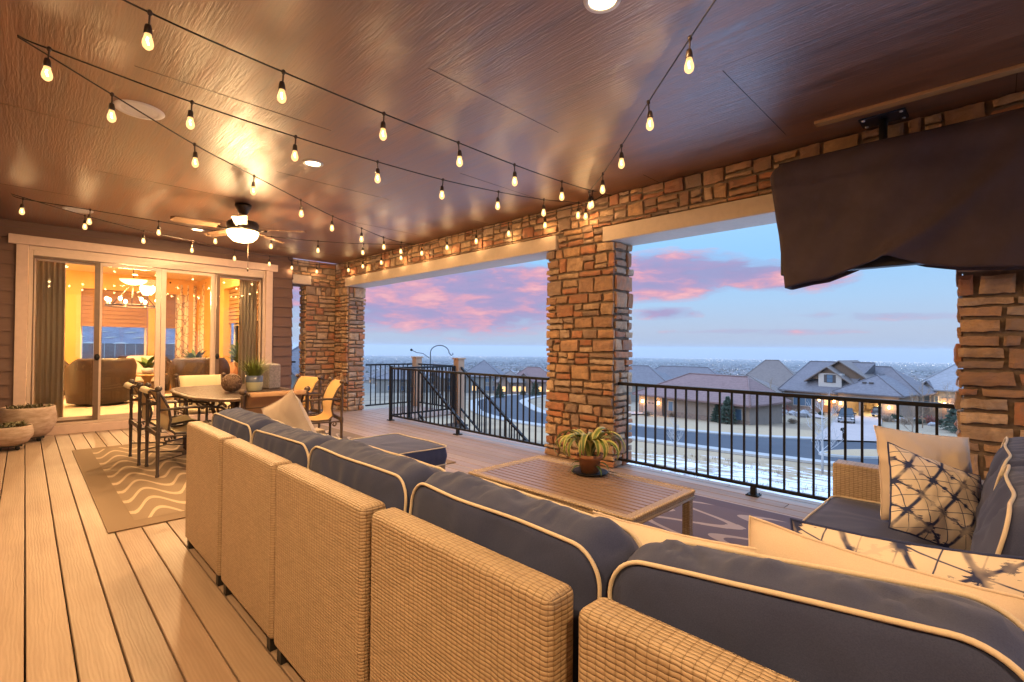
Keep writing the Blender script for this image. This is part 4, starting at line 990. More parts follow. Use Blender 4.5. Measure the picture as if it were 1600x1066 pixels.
# ------------------------------------------------------------------ cushions
def rrect(w, h, cr, n=12):
    P = []
    for cxx, cyy, a0 in ((w / 2 - cr, h / 2 - cr, 0), (-w / 2 + cr, h / 2 - cr, 90), (-w / 2 + cr, -h / 2 + cr, 180), (w / 2 - cr, -h / 2 + cr, 270)):
        for k in range(n + 1): P.append((cxx + cr * math.cos(R(a0 + 90 * k / n)), cyy + cr * math.sin(R(a0 + 90 * k / n))))
    # densify straights
    Q = []
    for i in range(len(P)):
        a, b = P[i], P[(i + 1) % len(P)]; d = math.dist(a, b); m = max(1, int(d / .011))
        for k in range(m): Q.append((a[0] + (b[0] - a[0]) * k / m, a[1] + (b[1] - a[1]) * k / m))
    return Q
def cushion(w, h, t, cr, bulge, gb, seed, mtx, wr=.006, tuck=.0):
    """box cushion: x width, z height, y thickness; returns body and piping builders"""
    Q = rrect(w, h, cr); n = len(Q); body = MB(); vs = []
    rings = []
    nf = 7
    def rim(sx):     # wavy rim in the y = sx*t/2 plane
        out = []
        for (x, z) in Q:
            nz = noise.noise(Vector((x * 4.5 + seed, z * 4.5, sx * 3 + seed)))
            nz2 = noise.noise(Vector((x * 4 + seed, z * 4, sx * 7 + 5)))
            out.append(Vector((x * (1 + .010 * nz), sx * t / 2 + nz2 * wr * 1.4, z * (1 + .014 * nz))))
        return out
    ra, rb = rim(-1), rim(1)
    def face(rimv, sx):
        L = []
        for j in range(nf):
            s = (j + 1) / (nf + 1); k = 1 - s; R_ = []
            for p in rimv:
                d = 1 - k ** 2.6
                x, z = p.x * k, p.z * k
                y = p.y + sx * bulge * d * (1 + .25 * noise.noise(Vector((x * 5 + seed, z * 5, seed + sx))))
                y += sx * wr * 1.2 * noise.noise(Vector((x * 16 + seed * 3, z * 9, sx)))
                R_.append(Vector((x, y, z)))
            L.append(R_)
        return L
    fa = face(ra, -1); fb = face(rb, 1)
    ng = 9; G = []
    for j in range(1, ng):
        s = j / ng; R_ = []
        for i, (a, b) in enumerate(zip(ra, rb)):
            p = a.lerp(b, s); x, z = Q[i]; l = math.hypot(x, z) or 1
            nx = 0 if abs(x) < w / 2 - cr else (1 if x > 0 else -1) * min(1, (abs(x) - w / 2 + cr) / cr)
            nz = 0 if abs(z) < h / 2 - cr else (1 if z > 0 else -1) * min(1, (abs(z) - h / 2 + cr) / cr)
            nl = math.hypot(nx, nz) or 1; nx, nz = nx / nl, nz / nl
            if nx == 0 and nz == 0: nz = 1
            q = gb * math.sin(math.pi * s)
            arc = x if abs(nz) > .5 else z
            # puckers across the gusset
            q += wr * 1.3 * noise.noise(Vector((arc * 15 + seed, s * 1.0, seed))) * math.sin(math.pi * s) + wr * .9 * noise.noise(Vector((arc * 34 + seed * 2, s * 1.6, seed + 4))) * math.sin(math.pi * s)
            q += gb * .30 * noise.noise(Vector((arc * 3 + seed, .3, seed)))
            cr_ = max(0, 1 - abs(noise.noise(Vector((arc * 6.5 + s * 1.5 + seed, s * .8, seed + 9)))) * 9); q -= wr * 1.15 * cr_ * math.sin(math.pi * s) ** .6
            cr2 = max(0, 1 - abs(noise.noise(Vector((arc * 13 - s * 2 + seed, s * 1.2, seed + 19)))) * 8); q -= wr * .55 * cr2 * math.sin(math.pi * s)
            R_.append(p + Vector((nx * q, 0, nz * q)))
        G.append(R_)
    chain = list(reversed(fa)) + [ra] + G + [rb] + fb
    for R_ in chain: vs += R_
    fs = []
    for j in range(len(chain) - 1):
        for i in range(n): fs.append((j * n + i, j * n + (i + 1) % n, (j + 1) * n + (i + 1) % n, (j + 1) * n + i))
    c0 = len(vs); vs.append(sum(chain[0], Vector()) / n + Vector((0, 0, 0))); c1 = len(vs); vs.append(sum(chain[-1], Vector()) / n)
    for i in range(n): fs.append((c0, (i + 1) % n, i)); fs.append((c1, (len(chain) - 1) * n + i, (len(chain) - 1) * n + (i + 1) % n))
    body.add([mtx @ v for v in vs], fs, None, None, True)
    pip = MB()
    for rr_, sx in ((ra, -1), (rb, 1)):
        pip.tube([mtx @ (p + Vector((p.x * .012, sx * .003, p.z * .012 + 0))) for p in rr_], .0047, 7, True)
    return body, pip
def add_cushion(name, par, w, h, t, mtx, seed, cr=.06, bulge=.02, gb=.03, wr=.006):
    b, p = cushion(w, h, t, cr, bulge, gb, seed, mtx, wr)
    o = b.build(name, MT['navy'], par); p.build('piping', MT['cream'], o); return o
# ------------------------------------------------------------------ wicker sectional
XS0 = .725     # outer plane of the backs
SG = 'modules of the wicker sectional sofa'
def module(y0, y1, lab, seed, arm=None, tilt=0, crest=.0):
    yc = (y0 + y1) / 2; t = thing('sofa_module', lab, 'sofa module', (XS0, yc, 0), 0, SG); w = y1 - y0; hw = w / 2 - .004
    mb = MB(); mb.box((0, -hw, .055), (.088, hw, .782)); mb.build('wicker_back', MT['wicker'], t, .020, 0, 4)
    mb = MB(); mb.box((.089, -hw, .055), (.86, hw, .30)); mb.build('wicker_base', MT['wicker'], t, .008)
    for sx, sy in ((.03, -hw + .045), (.03, hw - .045), (.82, -hw + .045), (.82, hw - .045)):
        mb = MB(); mb.box((sx - .02, sy - .02, 0), (sx + .02, sy + .02, .054)); mb.build('leg', MT['rubber'], t)
    add_cushion('seat_cushion', t, w - .02, .74, .13, T(.095 + .385, 0, .30 + .075) @ RZ(R(90)) @ RX(R(-90)), seed, .05, .012, .012, .004)
    hh = .40 + crest
    add_cushion('back_cushion', t, w + .005, hh, .185, T(.232, 0, .42 + hh / 2) @ RX(R(tilt)) @ RY(R(3)) @ RZ(R(90)), seed + 1, .075, .02, .035, .009)
    if arm:
        s = 1 if arm > 0 else -1; mb = MB(); a, b = sorted((s * (hw - .002), s * (hw - .14))); mb.box((.089, s * hw - .0 if s < 0 else hw + .001, .055), (.90, (s * hw + .12) if s > 0 else -hw - .001, .63)) if s > 0 else None
        mb.build('wicker_arm', MT['wicker'], t, .01, 0, 3)
    return t
module(2.872, 3.62, 'sofa module at the far end of the row, its wicker arm beside the dining chairs', 11.3, arm=1)
module(2.105, 2.832, 'second sofa module from the far end, seen from behind', 23.1, tilt=-1.5)
module(1.352, 2.085, 'third sofa module from the far end, the middle of the row', 37.7, crest=.015)
module(.612, 1.318, 'fourth sofa module from the far end, its side face showing at the widest gap', 41.9, crest=.012, tilt=1.2)
# corner module
yc = .16; t = thing('sofa_module', 'corner module of the sofa, largest and nearest the camera', 'sofa module', (XS0, yc, 0), 0, SG)
mb = MB(); mb.box((0.012, -.43, .055), (.10, .405, .782)); mb.build('wicker_back', MT['wicker'], t, .020, 0, 4)
mb = MB(); mb.box((.101, -.43, .055), (.95, -.342, .782)); mb.build('wicker_side_back', MT['wicker'], t, .020, 0, 4)
mb = MB(); mb.box((.101, -.341, .055), (.95, .405, .30)); mb.build('wicker_base', MT['wicker'], t, .008)
for sx, sy in ((.05, -.38), (.05, .35), (.9, -.38), (.9, .35)):
    mb = MB(); mb.box((sx - .02, sy - .02, 0), (sx + .02, sy + .02, .054)); mb.build('leg', MT['rubber'], t)
add_cushion('seat_cushion', t, .74, .83, .13, T(.53, .03, .375) @ RZ(R(90)) @ RX(R(-90)), 51.3, .05, .012, .012, .004)
add_cushion('back_cushion', t, .63, .42, .18, T(.245, .095, .44 + .205) @ RX(R(-6.5)) @ RY(R(3)) @ RZ(R(90)), 53.9, .085, .022, .020, .010)
# right run: backs along y = -.44
def module_r(x0, x1, lab, seed, arm=False):
    t = thing('sofa_module', lab, 'sofa module', ((x0 + x1) / 2, -.17, 0), 0, SG); hw = (x1 - x0) / 2 - .004
    mb = MB(); mb.box((-hw, -.09, .055), (hw, 0, .782)); mb.build('wicker_back', MT['wicker'], t, .01)
    mb = MB(); mb.box((-hw, .001, .055), (hw, .81, .30)); mb.build('wicker_base', MT['wicker'], t, .008)
    for sx, sy in ((-hw + .05, -.04), (hw - .05, -.04), (-hw + .05, .76), (hw - .05, .76)):
        mb = MB(); mb.box((sx - .02, sy - .02, 0), (sx + .02, sy + .02, .054)); mb.build('leg', MT['rubber'], t)
    add_cushion('seat_cushion', t, 2 * hw - .01, .74, .14, T(0, .455, .38) @ RX(R(-90)), seed, .05, .012, .012, .004)
    add_cushion('back_cushion', t, 2 * hw + .015, .44, .19, T(0, .10, .44 + .20) @ RX(R(12)), seed + 2, .08, .03, .035, .012)
    if arm:
        mb = MB(); mb.box((hw + .001, .0, .055), (hw + .13, .835, .635)); mb.build('wicker_arm', MT['wicker'], t, .01, 0, 3)
    return t
module_r(1.685, 2.465, 'sofa module just beyond the corner, the patterned pillow lying on it', 61.1)
module_r(2.475, 3.225, 'sofa module at the right end with a square wicker arm by the railing', 73.4, arm=True)
# ottoman
t = thing('ottoman', 'navy cushioned wicker ottoman between the sofa and the railing', 'ottoman', (2.03, 3.61, 0))
mb = MB(); mb.box((-.44, -.38, .06), (.44, .38, .30)); mb.build('wicker_base', MT['wicker'], t, .01)
for sx in (-.39, .39):
    for sy in (-.33, .33):
        mb = MB(); mb.box((sx - .02, sy - .02, 0), (sx + .02, sy + .02, .059)); mb.build('leg', MT['rubber'], t)
add_cushion('cushion', t, .90, .79, .14, T(0, 0, .375) @ RX(R(-90)), 81.0, .05, .012, .012, .004)

# ------------------------------------------------------------------ loose pillows
def pillow(lab, w, h, th, mtx, mt, seed, grp=None, tagc=None, pipe=None):
    n = 26; vs = []; uvs = []; fs = []
    def P(u, v, s):
        e = max(0, (1 - abs(u) ** 2.6) * (1 - abs(v) ** 2.6)) ** .55
        x = u * w / 2 * (1 - .055 * (1 - v * v)); z = v * h / 2 * (1 - .055 * (1 - u * u))
        nz = noise.noise(Vector((u * 2.2 + seed, v * 2.2, s * 2))) * .018 * e + noise.noise(Vector((u * 7 + seed, v * 4, s))) * .007 * e ** .5
        crn = noise.noise(Vector((math.atan2(v, u) * 5, seed, 1))) * .008 * (1 - e)
        return Vector((x, s * (th / 2 * e) + nz + crn, z))
    W_ = n + 1
    for s in (-1, 1):
        for j in range(W_):
            for i in range(W_): vs.append(mtx @ P(-1 + 2 * i / n, -1 + 2 * j / n, s))
    for s in (0, 1):
        o_ = s * W_ * W_
        for j in range(n):
            for i in range(n):
                f = (o_ + j * W_ + i, o_ + j * W_ + i + 1, o_ + (j + 1) * W_ + i + 1, o_ + (j + 1) * W_ + i)
                q = tuple((w * (a / n), h * (b / n)) for a, b in ((i, j), (i + 1, j), (i + 1, j + 1), (i, j + 1)))
                if s == 1: f = f[::-1]; q = q[::-1]
                fs.append(f); uvs.append(q)
    k = W_ * W_
    mb = MB(); mb.add(vs, fs, uvs, None, True)
    o = mb.build('throw_pillow', mt); c = mtx.translation; o.data.transform(Matrix.Translation(-c)); o.location = c
    tag(o, lab, 'pillow', grp)
    mb = MB(); ring = [(-1 + 2 * i / 20, -1) for i in range(20)] + [(1, -1 + 2 * i / 20) for i in range(20)] + [(1 - 2 * i / 20, 1) for i in range(20)] + [(-1, 1 - 2 * i / 20) for i in range(20)]
    mb.tube([mtx @ P(u, v, 1) - c for u, v in ring], .0035, 6, True); mb.build('seam', pipe or mt, o)
    return o
PG = 'loose pillows on the sofa'
pillow('plain cream pillow leaning upright by the square wicker arm', .44, .44, .15, T(3.06, .25, .45 + .21) @ RZ(R(-47)) @ RX(R(-16)) @ RY(R(7)), MT['pillow'], 2.1, PG)
pillow('indigo and cream tie dye pillow leaning on the plain cream pillow', .38, .40, .14, T(2.73, .19, .635) @ RZ(R(-42)) @ RX(R(-33)) @ RY(R(24)), MT['indigo'], 5.6, PG, pipe=MT['indigo'])
pillow('pale pillow just behind the nearest back cushion, only its top edge showing', .46, .42, .13, T(1.19, .20, .652) @ RZ(R(92)) @ RX(R(8)) @ RY(R(-4)), MT['pillow_stripe'], 8.3, PG)
pillow('indigo and white pillow tucked in front of the pale pillow, behind the nearest back cushion', .44, .42, .12, T(1.34, .14, .65) @ RZ(R(90)) @ RX(R(12)) @ RY(R(4)), MT['indigo'], 9.9, PG)
pillow('long cream pillow lying in front of the fourth module\'s back cushion', .46, .36, .12, T(1.16, .60, .625) @ RZ(R(90)) @ RX(R(8)) @ RY(R(3)), MT['pillow'], 12.4, PG)
pillow('cream pillow standing on the far end of the sofa, one corner up', .46, .46, .14, T(1.20, 3.14, .72) @ RZ(R(100)) @ RX(R(-18)) @ RY(R(20)), MT['pillow'], 15.8, PG)

# ------------------------------------------------------------------ coffee table
t = thing('coffee_table', 'slatted coffee table with a braided wicker edge and a potted plant on it', 'coffee table', (2.41, 1.85, 0))
hx, hy, hz = .345, .60, .45
mb = MB(); ns = 12; sw = (2 * hx - .10) / ns
for k in range(ns): mb.box((-hx + .05 + k * sw + .006, -hy + .052, hz - .022), (-hx + .05 + (k + 1) * sw - .006, hy - .052, hz - .004))
mb.build('slat_top', noisy('brown_slat', (.27, .175, .125), (.33, .22, .16), 4, .28, (8, .5, 1), .05), t, .002)
mb = MB(); mb.box((-hx + .04, -hy + .04, hz - .034), (hx - .04, hy - .04, hz - .024)); mb.build('under_panel', MT['rubber'], t)
mb = MB()
for a, b in (((-hx, -hy), (hx, -hy)), ((hx, -hy), (hx, hy)), ((hx, hy), (-hx, hy)), ((-hx, hy), (-hx, -hy))):
    a = Vector((*a, 0)); b = Vector((*b, 0)); L = (b - a).length; d = (b - a) / L; nrm = Vector((-d.y, d.x, 0))
    q = [a, b, b + (nrm - d) * .05, a + (nrm + d) * .05]
    vs = [Vector((v.x, v.y, hz - .045)) for v in q] + [Vector((v.x, v.y, hz - .001)) for v in q]
    uv = ((0, 0), (L, 0), (L - .05, .05), (.05, .05))
    mb.add(vs, ((3, 2, 1, 0), (4, 5, 6, 7), (0, 1, 5, 4), (2, 3, 7, 6)), (uv[::-1], uv, ((0, 0), (L, 0), (L, .045), (0, .045)), ((0, 0), (L, 0), (L, .045), (0, .045))))
mb.build('edge_frame', MT['wicker'], t, .006)
mb = MB()
for a, b in (((-hx, -hy), (hx, -hy)), ((hx, -hy), (hx, hy)), ((hx, hy), (-hx, hy)), ((-hx, hy), (-hx, -hy))):
    a = Vector((*a, hz - .006)); b = Vector((*b, hz - .006)); L = (b - a).length; d = (b - a) / L; nb = int(L / .02)
    for k in range(nb):
        c = a + d * (k + .5) * L / nb; nrm = Vector((-d.y, d.x, 0))
        mb.tube([c - d * .010 - nrm * .008, c + Vector((0, 0, .004)), c + d * .010 + nrm * .010 - Vector((0, 0, .002))], [.006, .0085, .006], 6)
    mb.tube([a - Vector((0, 0, .035)), b - Vector((0, 0, .035))], .007, 6)
mb.build('braid', MT['wicker'], t)
for sx in (-1, 1):
    for sy in (-1, 1):
        mb = MB(); mb.bx((sx * (hx - .028), sy * (hy - .028), .202), (.045, .045, .404)); mb.build('leg', MT['wicker'], t, .004)
mb = MB(); mb.box((-hx + .03, -hy + .05, .12), (hx - .03, hy - .05, .14)); mb.build('lower_shelf', MT['wicker'], t, .003)
# plant on coffee table
t = thing('potted_plant', 'striped strap leaved plant in a clay pot on the coffee table', 'potted plant', (2.63, 1.90, .448))
mb = MB(); mb.lathe([(.001, .0), (.055, .0), (.075, .10), (.082, .10), (.084, .125), (.074, .125), (.070, .105), (.001, .10)], n=28); mb.build('clay_pot', MT['terracotta'], t)
mb = MB(); mb.lathe([(.001, .101), (.070, .108)], n=20); mb.build('soil', MT['soil'], t)
mb = MB(); r = random.Random(12)
def strap(mb, a, L, w, e0, curl, r, base=(0, 0, .10), tw=0.0):
    d = Vector((math.cos(a), math.sin(a), 0)); side = Vector((-d.y, d.x, 0)); p = Vector(base) + d * .015; ang = e0; vs = []; n = 16; up_ = Vector((0, 0, 1))
    for k in range(n + 1):
        s = k / n; ww = w * min(1, .55 + s * 1.6) * (1 - s ** 3.2) + .002
        nrm = (up_ * math.cos(ang) - d * math.sin(ang)); q = side * math.cos(tw * s) + nrm * math.sin(tw * s)
        vs += [p - q * ww / 2 + nrm * ww * .14, p - q * ww * .22, p + q * ww * .22, p + q * ww / 2 + nrm * ww * .14]
        p = p + (d * math.cos(ang) + up_ * math.sin(ang)) * (L / n); ang -= curl * (.25 + 1.7 * s) / n
    fs = []; uvs = []
    for k in range(n):
        for j, (u0, u1) in enumerate(((0, .28), (.28, .72), (.72, 1))):
            fs.append((4 * k + j, 4 * k + j + 1, 4 * k + 5 + j, 4 * k + 4 + j)); uvs.append(((u0, k / n), (u1, k / n), (u1, (k + 1) / n), (u0, (k + 1) / n)))
    mb.add(vs, fs, uvs, None, True)
for k in range(26):
    a = k * 2.399 + r.uniform(-.2, .2); q = k / 26
    strap(mb, a, r.uniform(.30, .43), r.uniform(.040, .056), R(90 - 16 * (1 - q) - r.uniform(0, 8)), r.uniform(3.6, 4.8), r, tw=r.uniform(-.4, .4))
mb.build('leaves', MT['strapleaf'], t)
mb = MB()
for k in range(7): strap(mb, r.uniform(0, 6.28), r.uniform(.12, .2), .025, R(r.uniform(20, 60)), 2.6, r, (0, 0, .02))
o = mb.build('low_leaves', MT['leaf'], t)
# tall woven vase? small dark tray under the pot
mb = MB(); mb.lathe([(.001, .0), (.10, .0), (.12, .012), (.115, .014), (.001, .004)], n=28); mb.build('saucer', MT['metal'], t)

# ------------------------------------------------------------------ dining set
t = thing('dining_table', 'long rounded cast metal dining table on the tan rug', 'dining table', (1.74, 6.28, 0))
def sq(n, a, b, e=3.2): return [(a * abs(math.cos(q)) ** (2 / e) * (1 if math.cos(q) >= 0 else -1), b * abs(math.sin(q)) ** (2 / e) * (1 if math.sin(q) >= 0 else -1)) for q in [2 * math.pi * k / n for k in range(n)]]
mb = MB(); n = 64; out = sq(n, .56, 1.02); vs = []
for (k_, z) in ((.97, .705), (1.0, .712), (1.0, .732), (.985, .738), (.94, .738), (.935, .733)):
    vs += [(x * k_, y * k_, z) for x, y in out]
fs = []
for j in range(5):
    for i in range(n): fs.append((j * n + i, j * n + (i + 1) % n, (j + 1) * n + (i + 1) % n, (j + 1) * n + i))
fs.append(tuple(5 * n + i for i in range(n))); fs.append(tuple(reversed(range(n))))
mb.add(vs, fs); mb.build('table_top', MT['ironbrown'], t)
mb = MB()
for k in range(-16, 17):
    y = k * .056; xx = .56 * (1 - (abs(y) / 1.02) ** 3.2) ** (1 / 3.2) * .92; mb.box((-xx, y - .016, .7335), (xx, y + .016, .7385))
mb.build('slat_pattern', MT['ironbrown'], t)
def scroll(mb, c, r0, turns, ax, up_, rr=.011, a0=0, sgn=1):
    P = []; n = int(26 * turns)
    for k in range(n + 1):
        s = k / n; a = a0 + sgn * s * turns * 2 * math.pi; q = r0 * (1 - .8 * s); P.append(Vector(c) + Vector(ax) * math.cos(a) * q + Vector(up_) * math.sin(a) * q)
    mb.tube(P, rr, 6)
for sy in (-1, 1):
    mb = MB()
    for sx in (-1, 1):
        mb.tube([(sx * .10, sy * .45, .70), (sx * .12, sy * .47, .50), (sx * .07, sy * .45, .33), (sx * .14, sy * .52, .16), (sx * .26, sy * .60, .04), (sx * .34, sy * .66, .015)], .022, 8)
        scroll(mb, (sx * .24, sy * .45, .60), .10, 1.3, (sx, 0, 0), (0, 0, 1), .012, 1.5, 1); scroll(mb, (sx * .16, sy * .47, .30), .07, 1.2, (sx, 0, 0), (0, 0, 1), .010, -1.5, -1)
        mb.ball((sx * .35, sy * .67, .03), .028, 10)
    mb.tube([(-.33, sy * .45, .70), (.33, sy * .45, .70)], .014, 6); mb.ball((0, sy * .45, .40), .045, 10); mb.tube([(-.1, sy * .45, .40), (.1, sy * .45, .40)], .016, 6)
    scroll(mb, (0, sy * .62, .60), .10, 1.4, (0, sy, 0), (0, 0, 1), .012, 1.5, 1)
    mb.build('pedestal_leg', MT['ironbrown'], t)
mb = MB(); mb.tube([(0, -.45, .40), (0, -.2, .34), (0, .2, .34), (0, .45, .40)], .016, 8); scroll(mb, (0, -.2, .46), .10, 1.4, (0, 1, 0), (0, 0, 1), .011); scroll(mb, (0, .2, .46), .10, 1.4, (0, -1, 0), (0, 0, 1), .011)
mb.build('stretcher', MT['ironbrown'], t)
CH = 'sling dining chairs around the long table'
def chair(loc, rz, lab, sl, ir='ironbrown', hgt=.845):
    """front is +x"""
    t = thing('dining_chair', lab, 'chair', loc, rz, CH); w = .285
    for s in (-1, 1):
        mb = MB(); mb.lathe([(.013, 0), (.017, .004), (.017, .03), (.013, .04), (.0165, .36), (.021, .38), (.021, .42), (.015, .44), (.0165, hgt - .06), (.021, hgt - .045), (.014, hgt - .03)], (-.27, s * w, 0), 12); mb.build('rear_leg', MT[ir], t)
        mb = MB(); mb.ball((-.27, s * w, hgt), .030, 12, .9); mb.build('ball_finial', MT[ir], t)
        mb = MB(); mb.lathe([(.012, 0), (.016, .004), (.016, .03), (.013, .04), (.016, .40), (.019, .41), (.014, .43), (.013, .60)], (.26, s * w, 0), 12); mb.build('front_leg', MT[ir], t)
        mb = MB(); mb.tube([(-.27, s * w, .64), (-.1, s * (w + .01), .652), (.12, s * (w + .02), .65), (.26, s * (w + .01), .625), (.315, s * w, .585), (.305, s * w, .55), (.28, s * w, .555)], .0125, 8); mb.build('arm', MT[ir], t)
        mb = MB(); mb.tube([(-.345, s * (w - .03), hgt - .035), (-.325, s * (w - .03), hgt - .012), (-.285, s * (w - .03), hgt - .02), (-.235, s * (w - .03), hgt - .08), (-.185, s * (w - .03), .66), (-.165, s * (w - .03), .54), (-.18, s * (w - .03), .45), (-.13, s * (w - .03), .405), (0, s * (w - .03), .40), (.2, s * (w - .03), .425), (.27, s * (w - .03), .41), (.285, s * (w - .03), .375)], .0115, 8); mb.build('sling_rail', MT[ir], t)
        mb = MB(); scroll(mb, (-.19, s * (w - .02), .355), .035, 1.2, (1, 0, 0), (0, 0, 1), .008); mb.build('scroll', MT[ir], t)
        mb = MB(); mb.tube([(-.27, s * w, .385), (.26, s * w, .385)], .010, 6); mb.tube([(-.27, s * w, .16), (0, s * .08, .16), (.26, s * w, .16)], .007, 6); mb.build('side_rail', MT[ir], t)
    mb = MB(); mb.box((-.278, -w, .385), (-.262, w, .425)); mb.build('cross_rail', MT[ir], t)
    mb = MB(); mb.tube([(.26, -w, .39), (.26, w, .39)], .010, 6); mb.build('front_rail', MT[ir], t)
    mb = MB(); mb.tube([(-.27, -w, .70), (-.27, w, .70)], .006, 6); mb.build('back_rod', MT[ir], t)
    mb = MB(); mb.ball((0, 0, .16), .022, 8); mb.build('stretcher_ball', MT[ir], t)
    prof = [(-.350, hgt - .045), (-.335, hgt - .012), (-.305, hgt - .003), (-.27, hgt - .03), (-.23, hgt - .09), (-.19, .67), (-.165, .56), (-.175, .46), (-.14, .415), (-.05, .395), (.08, .405), (.20, .432), (.265, .425), (.285, .385)]
    vs = []; hw = w - .032
    P = [Vector((a, 0, b)) for a, b in prof]; n = 40; m = 8
    for i in range(n + 1):
        p = catmull(P, i / n)
        for j in range(m + 1):
            q = -1 + 2 * j / m; sagz = -.012 * (1 - q * q); vs.append((p.x - .006 * (1 - q * q), q * hw, p.z + (sagz if p.z < .5 else 0)))
    fs = [(i * (m + 1) + j, (i + 1) * (m + 1) + j, (i + 1) * (m + 1) + j + 1, i * (m + 1) + j + 1) for i in range(n) for j in range(m)]
    mb = MB(); mb.add(vs, fs, None, None, True); o = mb.build('sling', MT[sl], t); sm = o.modifiers.new('s', 'SOLIDIFY'); sm.thickness = .004
    return t
chair((1.12, 6.575, 0), 0, 'sling chair on the left side of the table, farther from the camera', 'slingcream', 'iron')
chair((1.17, 5.90, 0), 0, 'sling chair on the left side of the table, nearest the rug corner', 'slingcream', 'iron')
chair((1.66, 5.02, 0), R(90), 'tan sling chair at the near end of the table, its back to the camera', 'slingtan')
chair((1.72, 7.52, 0), R(-90), 'pale sling chair at the far end of the table, before the glass door', 'slingcream')
chair((2.42, 5.76, 0), R(180 - 12), 'gold sling chair on the right side of the table, nearer the camera', 'sling')
chair((2.44, 6.55, 0), R(180 + 6), 'gold sling chair on the right side of the table, farther back', 'sling')
TZ = .7395
t = thing('potted_plant', 'grassy plant in a two tone pot on the dining table', 'potted plant', (1.86, 6.02, TZ))
mb = MB(); mb.lathe([(.001, 0), (.070, 0), (.078, .012), (.088, .07), (.089, .105)], n=32); mb.build('cream_band', mat('cream_glaze', (.50, .50, .34), .25), t)
mb = MB(); mb.lathe([(.089, .105), (.090, .18), (.083, .18), (.080, .15), (.001, .15)], n=32); mb.build('blue_band', mat('blue_grey_glaze', (.13, .16, .24), .2), t)
mb = MB(); r = random.Random(5)
for k in range(340):
    a = r.uniform(0, 6.28); L = r.uniform(.14, .36); d = Vector((math.cos(a), math.sin(a), 0)); p = d * r.uniform(0, .06) + Vector((0, 0, .15)); ang = R(r.uniform(48, 88)); sd = Vector((-d.y, d.x, 0)); vs = []
    for i in range(6):
        w = .0042 * (1 - i / 5.2); vs += [p - sd * w, p + sd * w]; p = p + (d * math.cos(ang) + Vector((0, 0, 1)) * math.sin(ang)) * L / 5; ang -= r.uniform(.05, .26)
    mb.add(vs, [(2 * i, 2 * i + 1, 2 * i + 3, 2 * i + 2) for i in range(5)])
mb.build('grass_blades', MT['grassleaf'], t)
m = MT['woven'] = noisy('woven_ball_fibre', (.24, .15, .10), (.16, .10, .07), 40, .8, b=.9, bd=.008)
mb = MB(); c = Vector((0, 0, .105)); r = random.Random(2)
mb.ball(c, .092, 20, 1.0, 12)
for k in range(26):
    u = Vector((r.gauss(0, 1), r.gauss(0, 1), r.gauss(0, 1))).normalized(); v = u.orthogonal().normalized(); w = u.cross(v)
    mb.tube([c + (v * math.cos(R(a)) + w * math.sin(R(a))) * .098 for a in range(0, 360, 15)], .006, 5, True)
o = mb.build('woven_ball', MT['woven']); o.location = (1.63, 6.02, TZ); tag(o, 'brown woven ball on the dining table left of the grassy plant', 'ball')
mb = MB(); mb.bx((0, 0, .15), (.17, .17, .30)); o = mb.build('tall_vase', noisy('speckled_grey_stone', (.20, .18, .18), (.42, .38, .36), 90, .7, b=.5, bd=.004), None, .02, 0, 3); o.location = (2.12, 6.28, TZ); o.rotation_euler = (0, 0, R(20)); tag(o, 'speckled grey square vase behind the grassy plant', 'vase')
# planters by the door
def planter(loc, Rr, H, lab, seed, nl):
    t = thing('planter', lab, 'planter', loc, 0, 'round whitewashed planters by the glass door')
    mb = MB(); mb.lathe([(.001, .0), (Rr * .62, .0), (Rr * .80, H * .12), (Rr * .98, H * .42), (Rr * 1.0, H * .62), (Rr * .95, H * .9), (Rr * .93, H), (Rr * .86, H), (Rr * .87, H * .9), (.001, H * .88)], n=40); mb.build('bowl', MT['whitewash'], t)
    mb = MB(); mb.lathe([(.001, H * .905), (Rr * .86, H * .90)], n=24); mb.build('soil', MT['soil'], t)
    mb = MB(); r = random.Random(seed)
    for k in range(nl):
        a = r.uniform(0, 6.28); q = Rr * .8 * math.sqrt(r.random()); c = Vector((math.cos(a) * q, math.sin(a) * q, H * .90))
        sub = MB(); leafy(sub, 7, .03, .10, .022, r, .5, 1.0)
        mb.add([Vector(v) + c for v in sub.v], sub.f, sub.uv, None, True)
    mb.build('leaves', MT['succ'], t)
    mb = MB(); mb.box((-Rr * .55, -Rr * .5, -.02), (Rr * .55, Rr * .5, -.001)); mb.build('caddy_board', MT['rubber'], t)
    for k in range(4):
        a = R(45 + 90 * k); w = MB(); w.lathe([(.001, -.011), (.022, -.011), (.022, .011), (.001, .011)], (math.cos(a) * Rr * .5, math.sin(a) * Rr * .5, -.042), 12, RX(R(90))); w.build('caster', MT['rubber'], t)
planter((.045, 8.86, .065), .275, .38, 'large round whitewashed planter against the door trim', 3, 34)
planter((-.12, 8.28, .065), .215, .22, 'small low whitewashed planter in front of the large one', 6, 34)
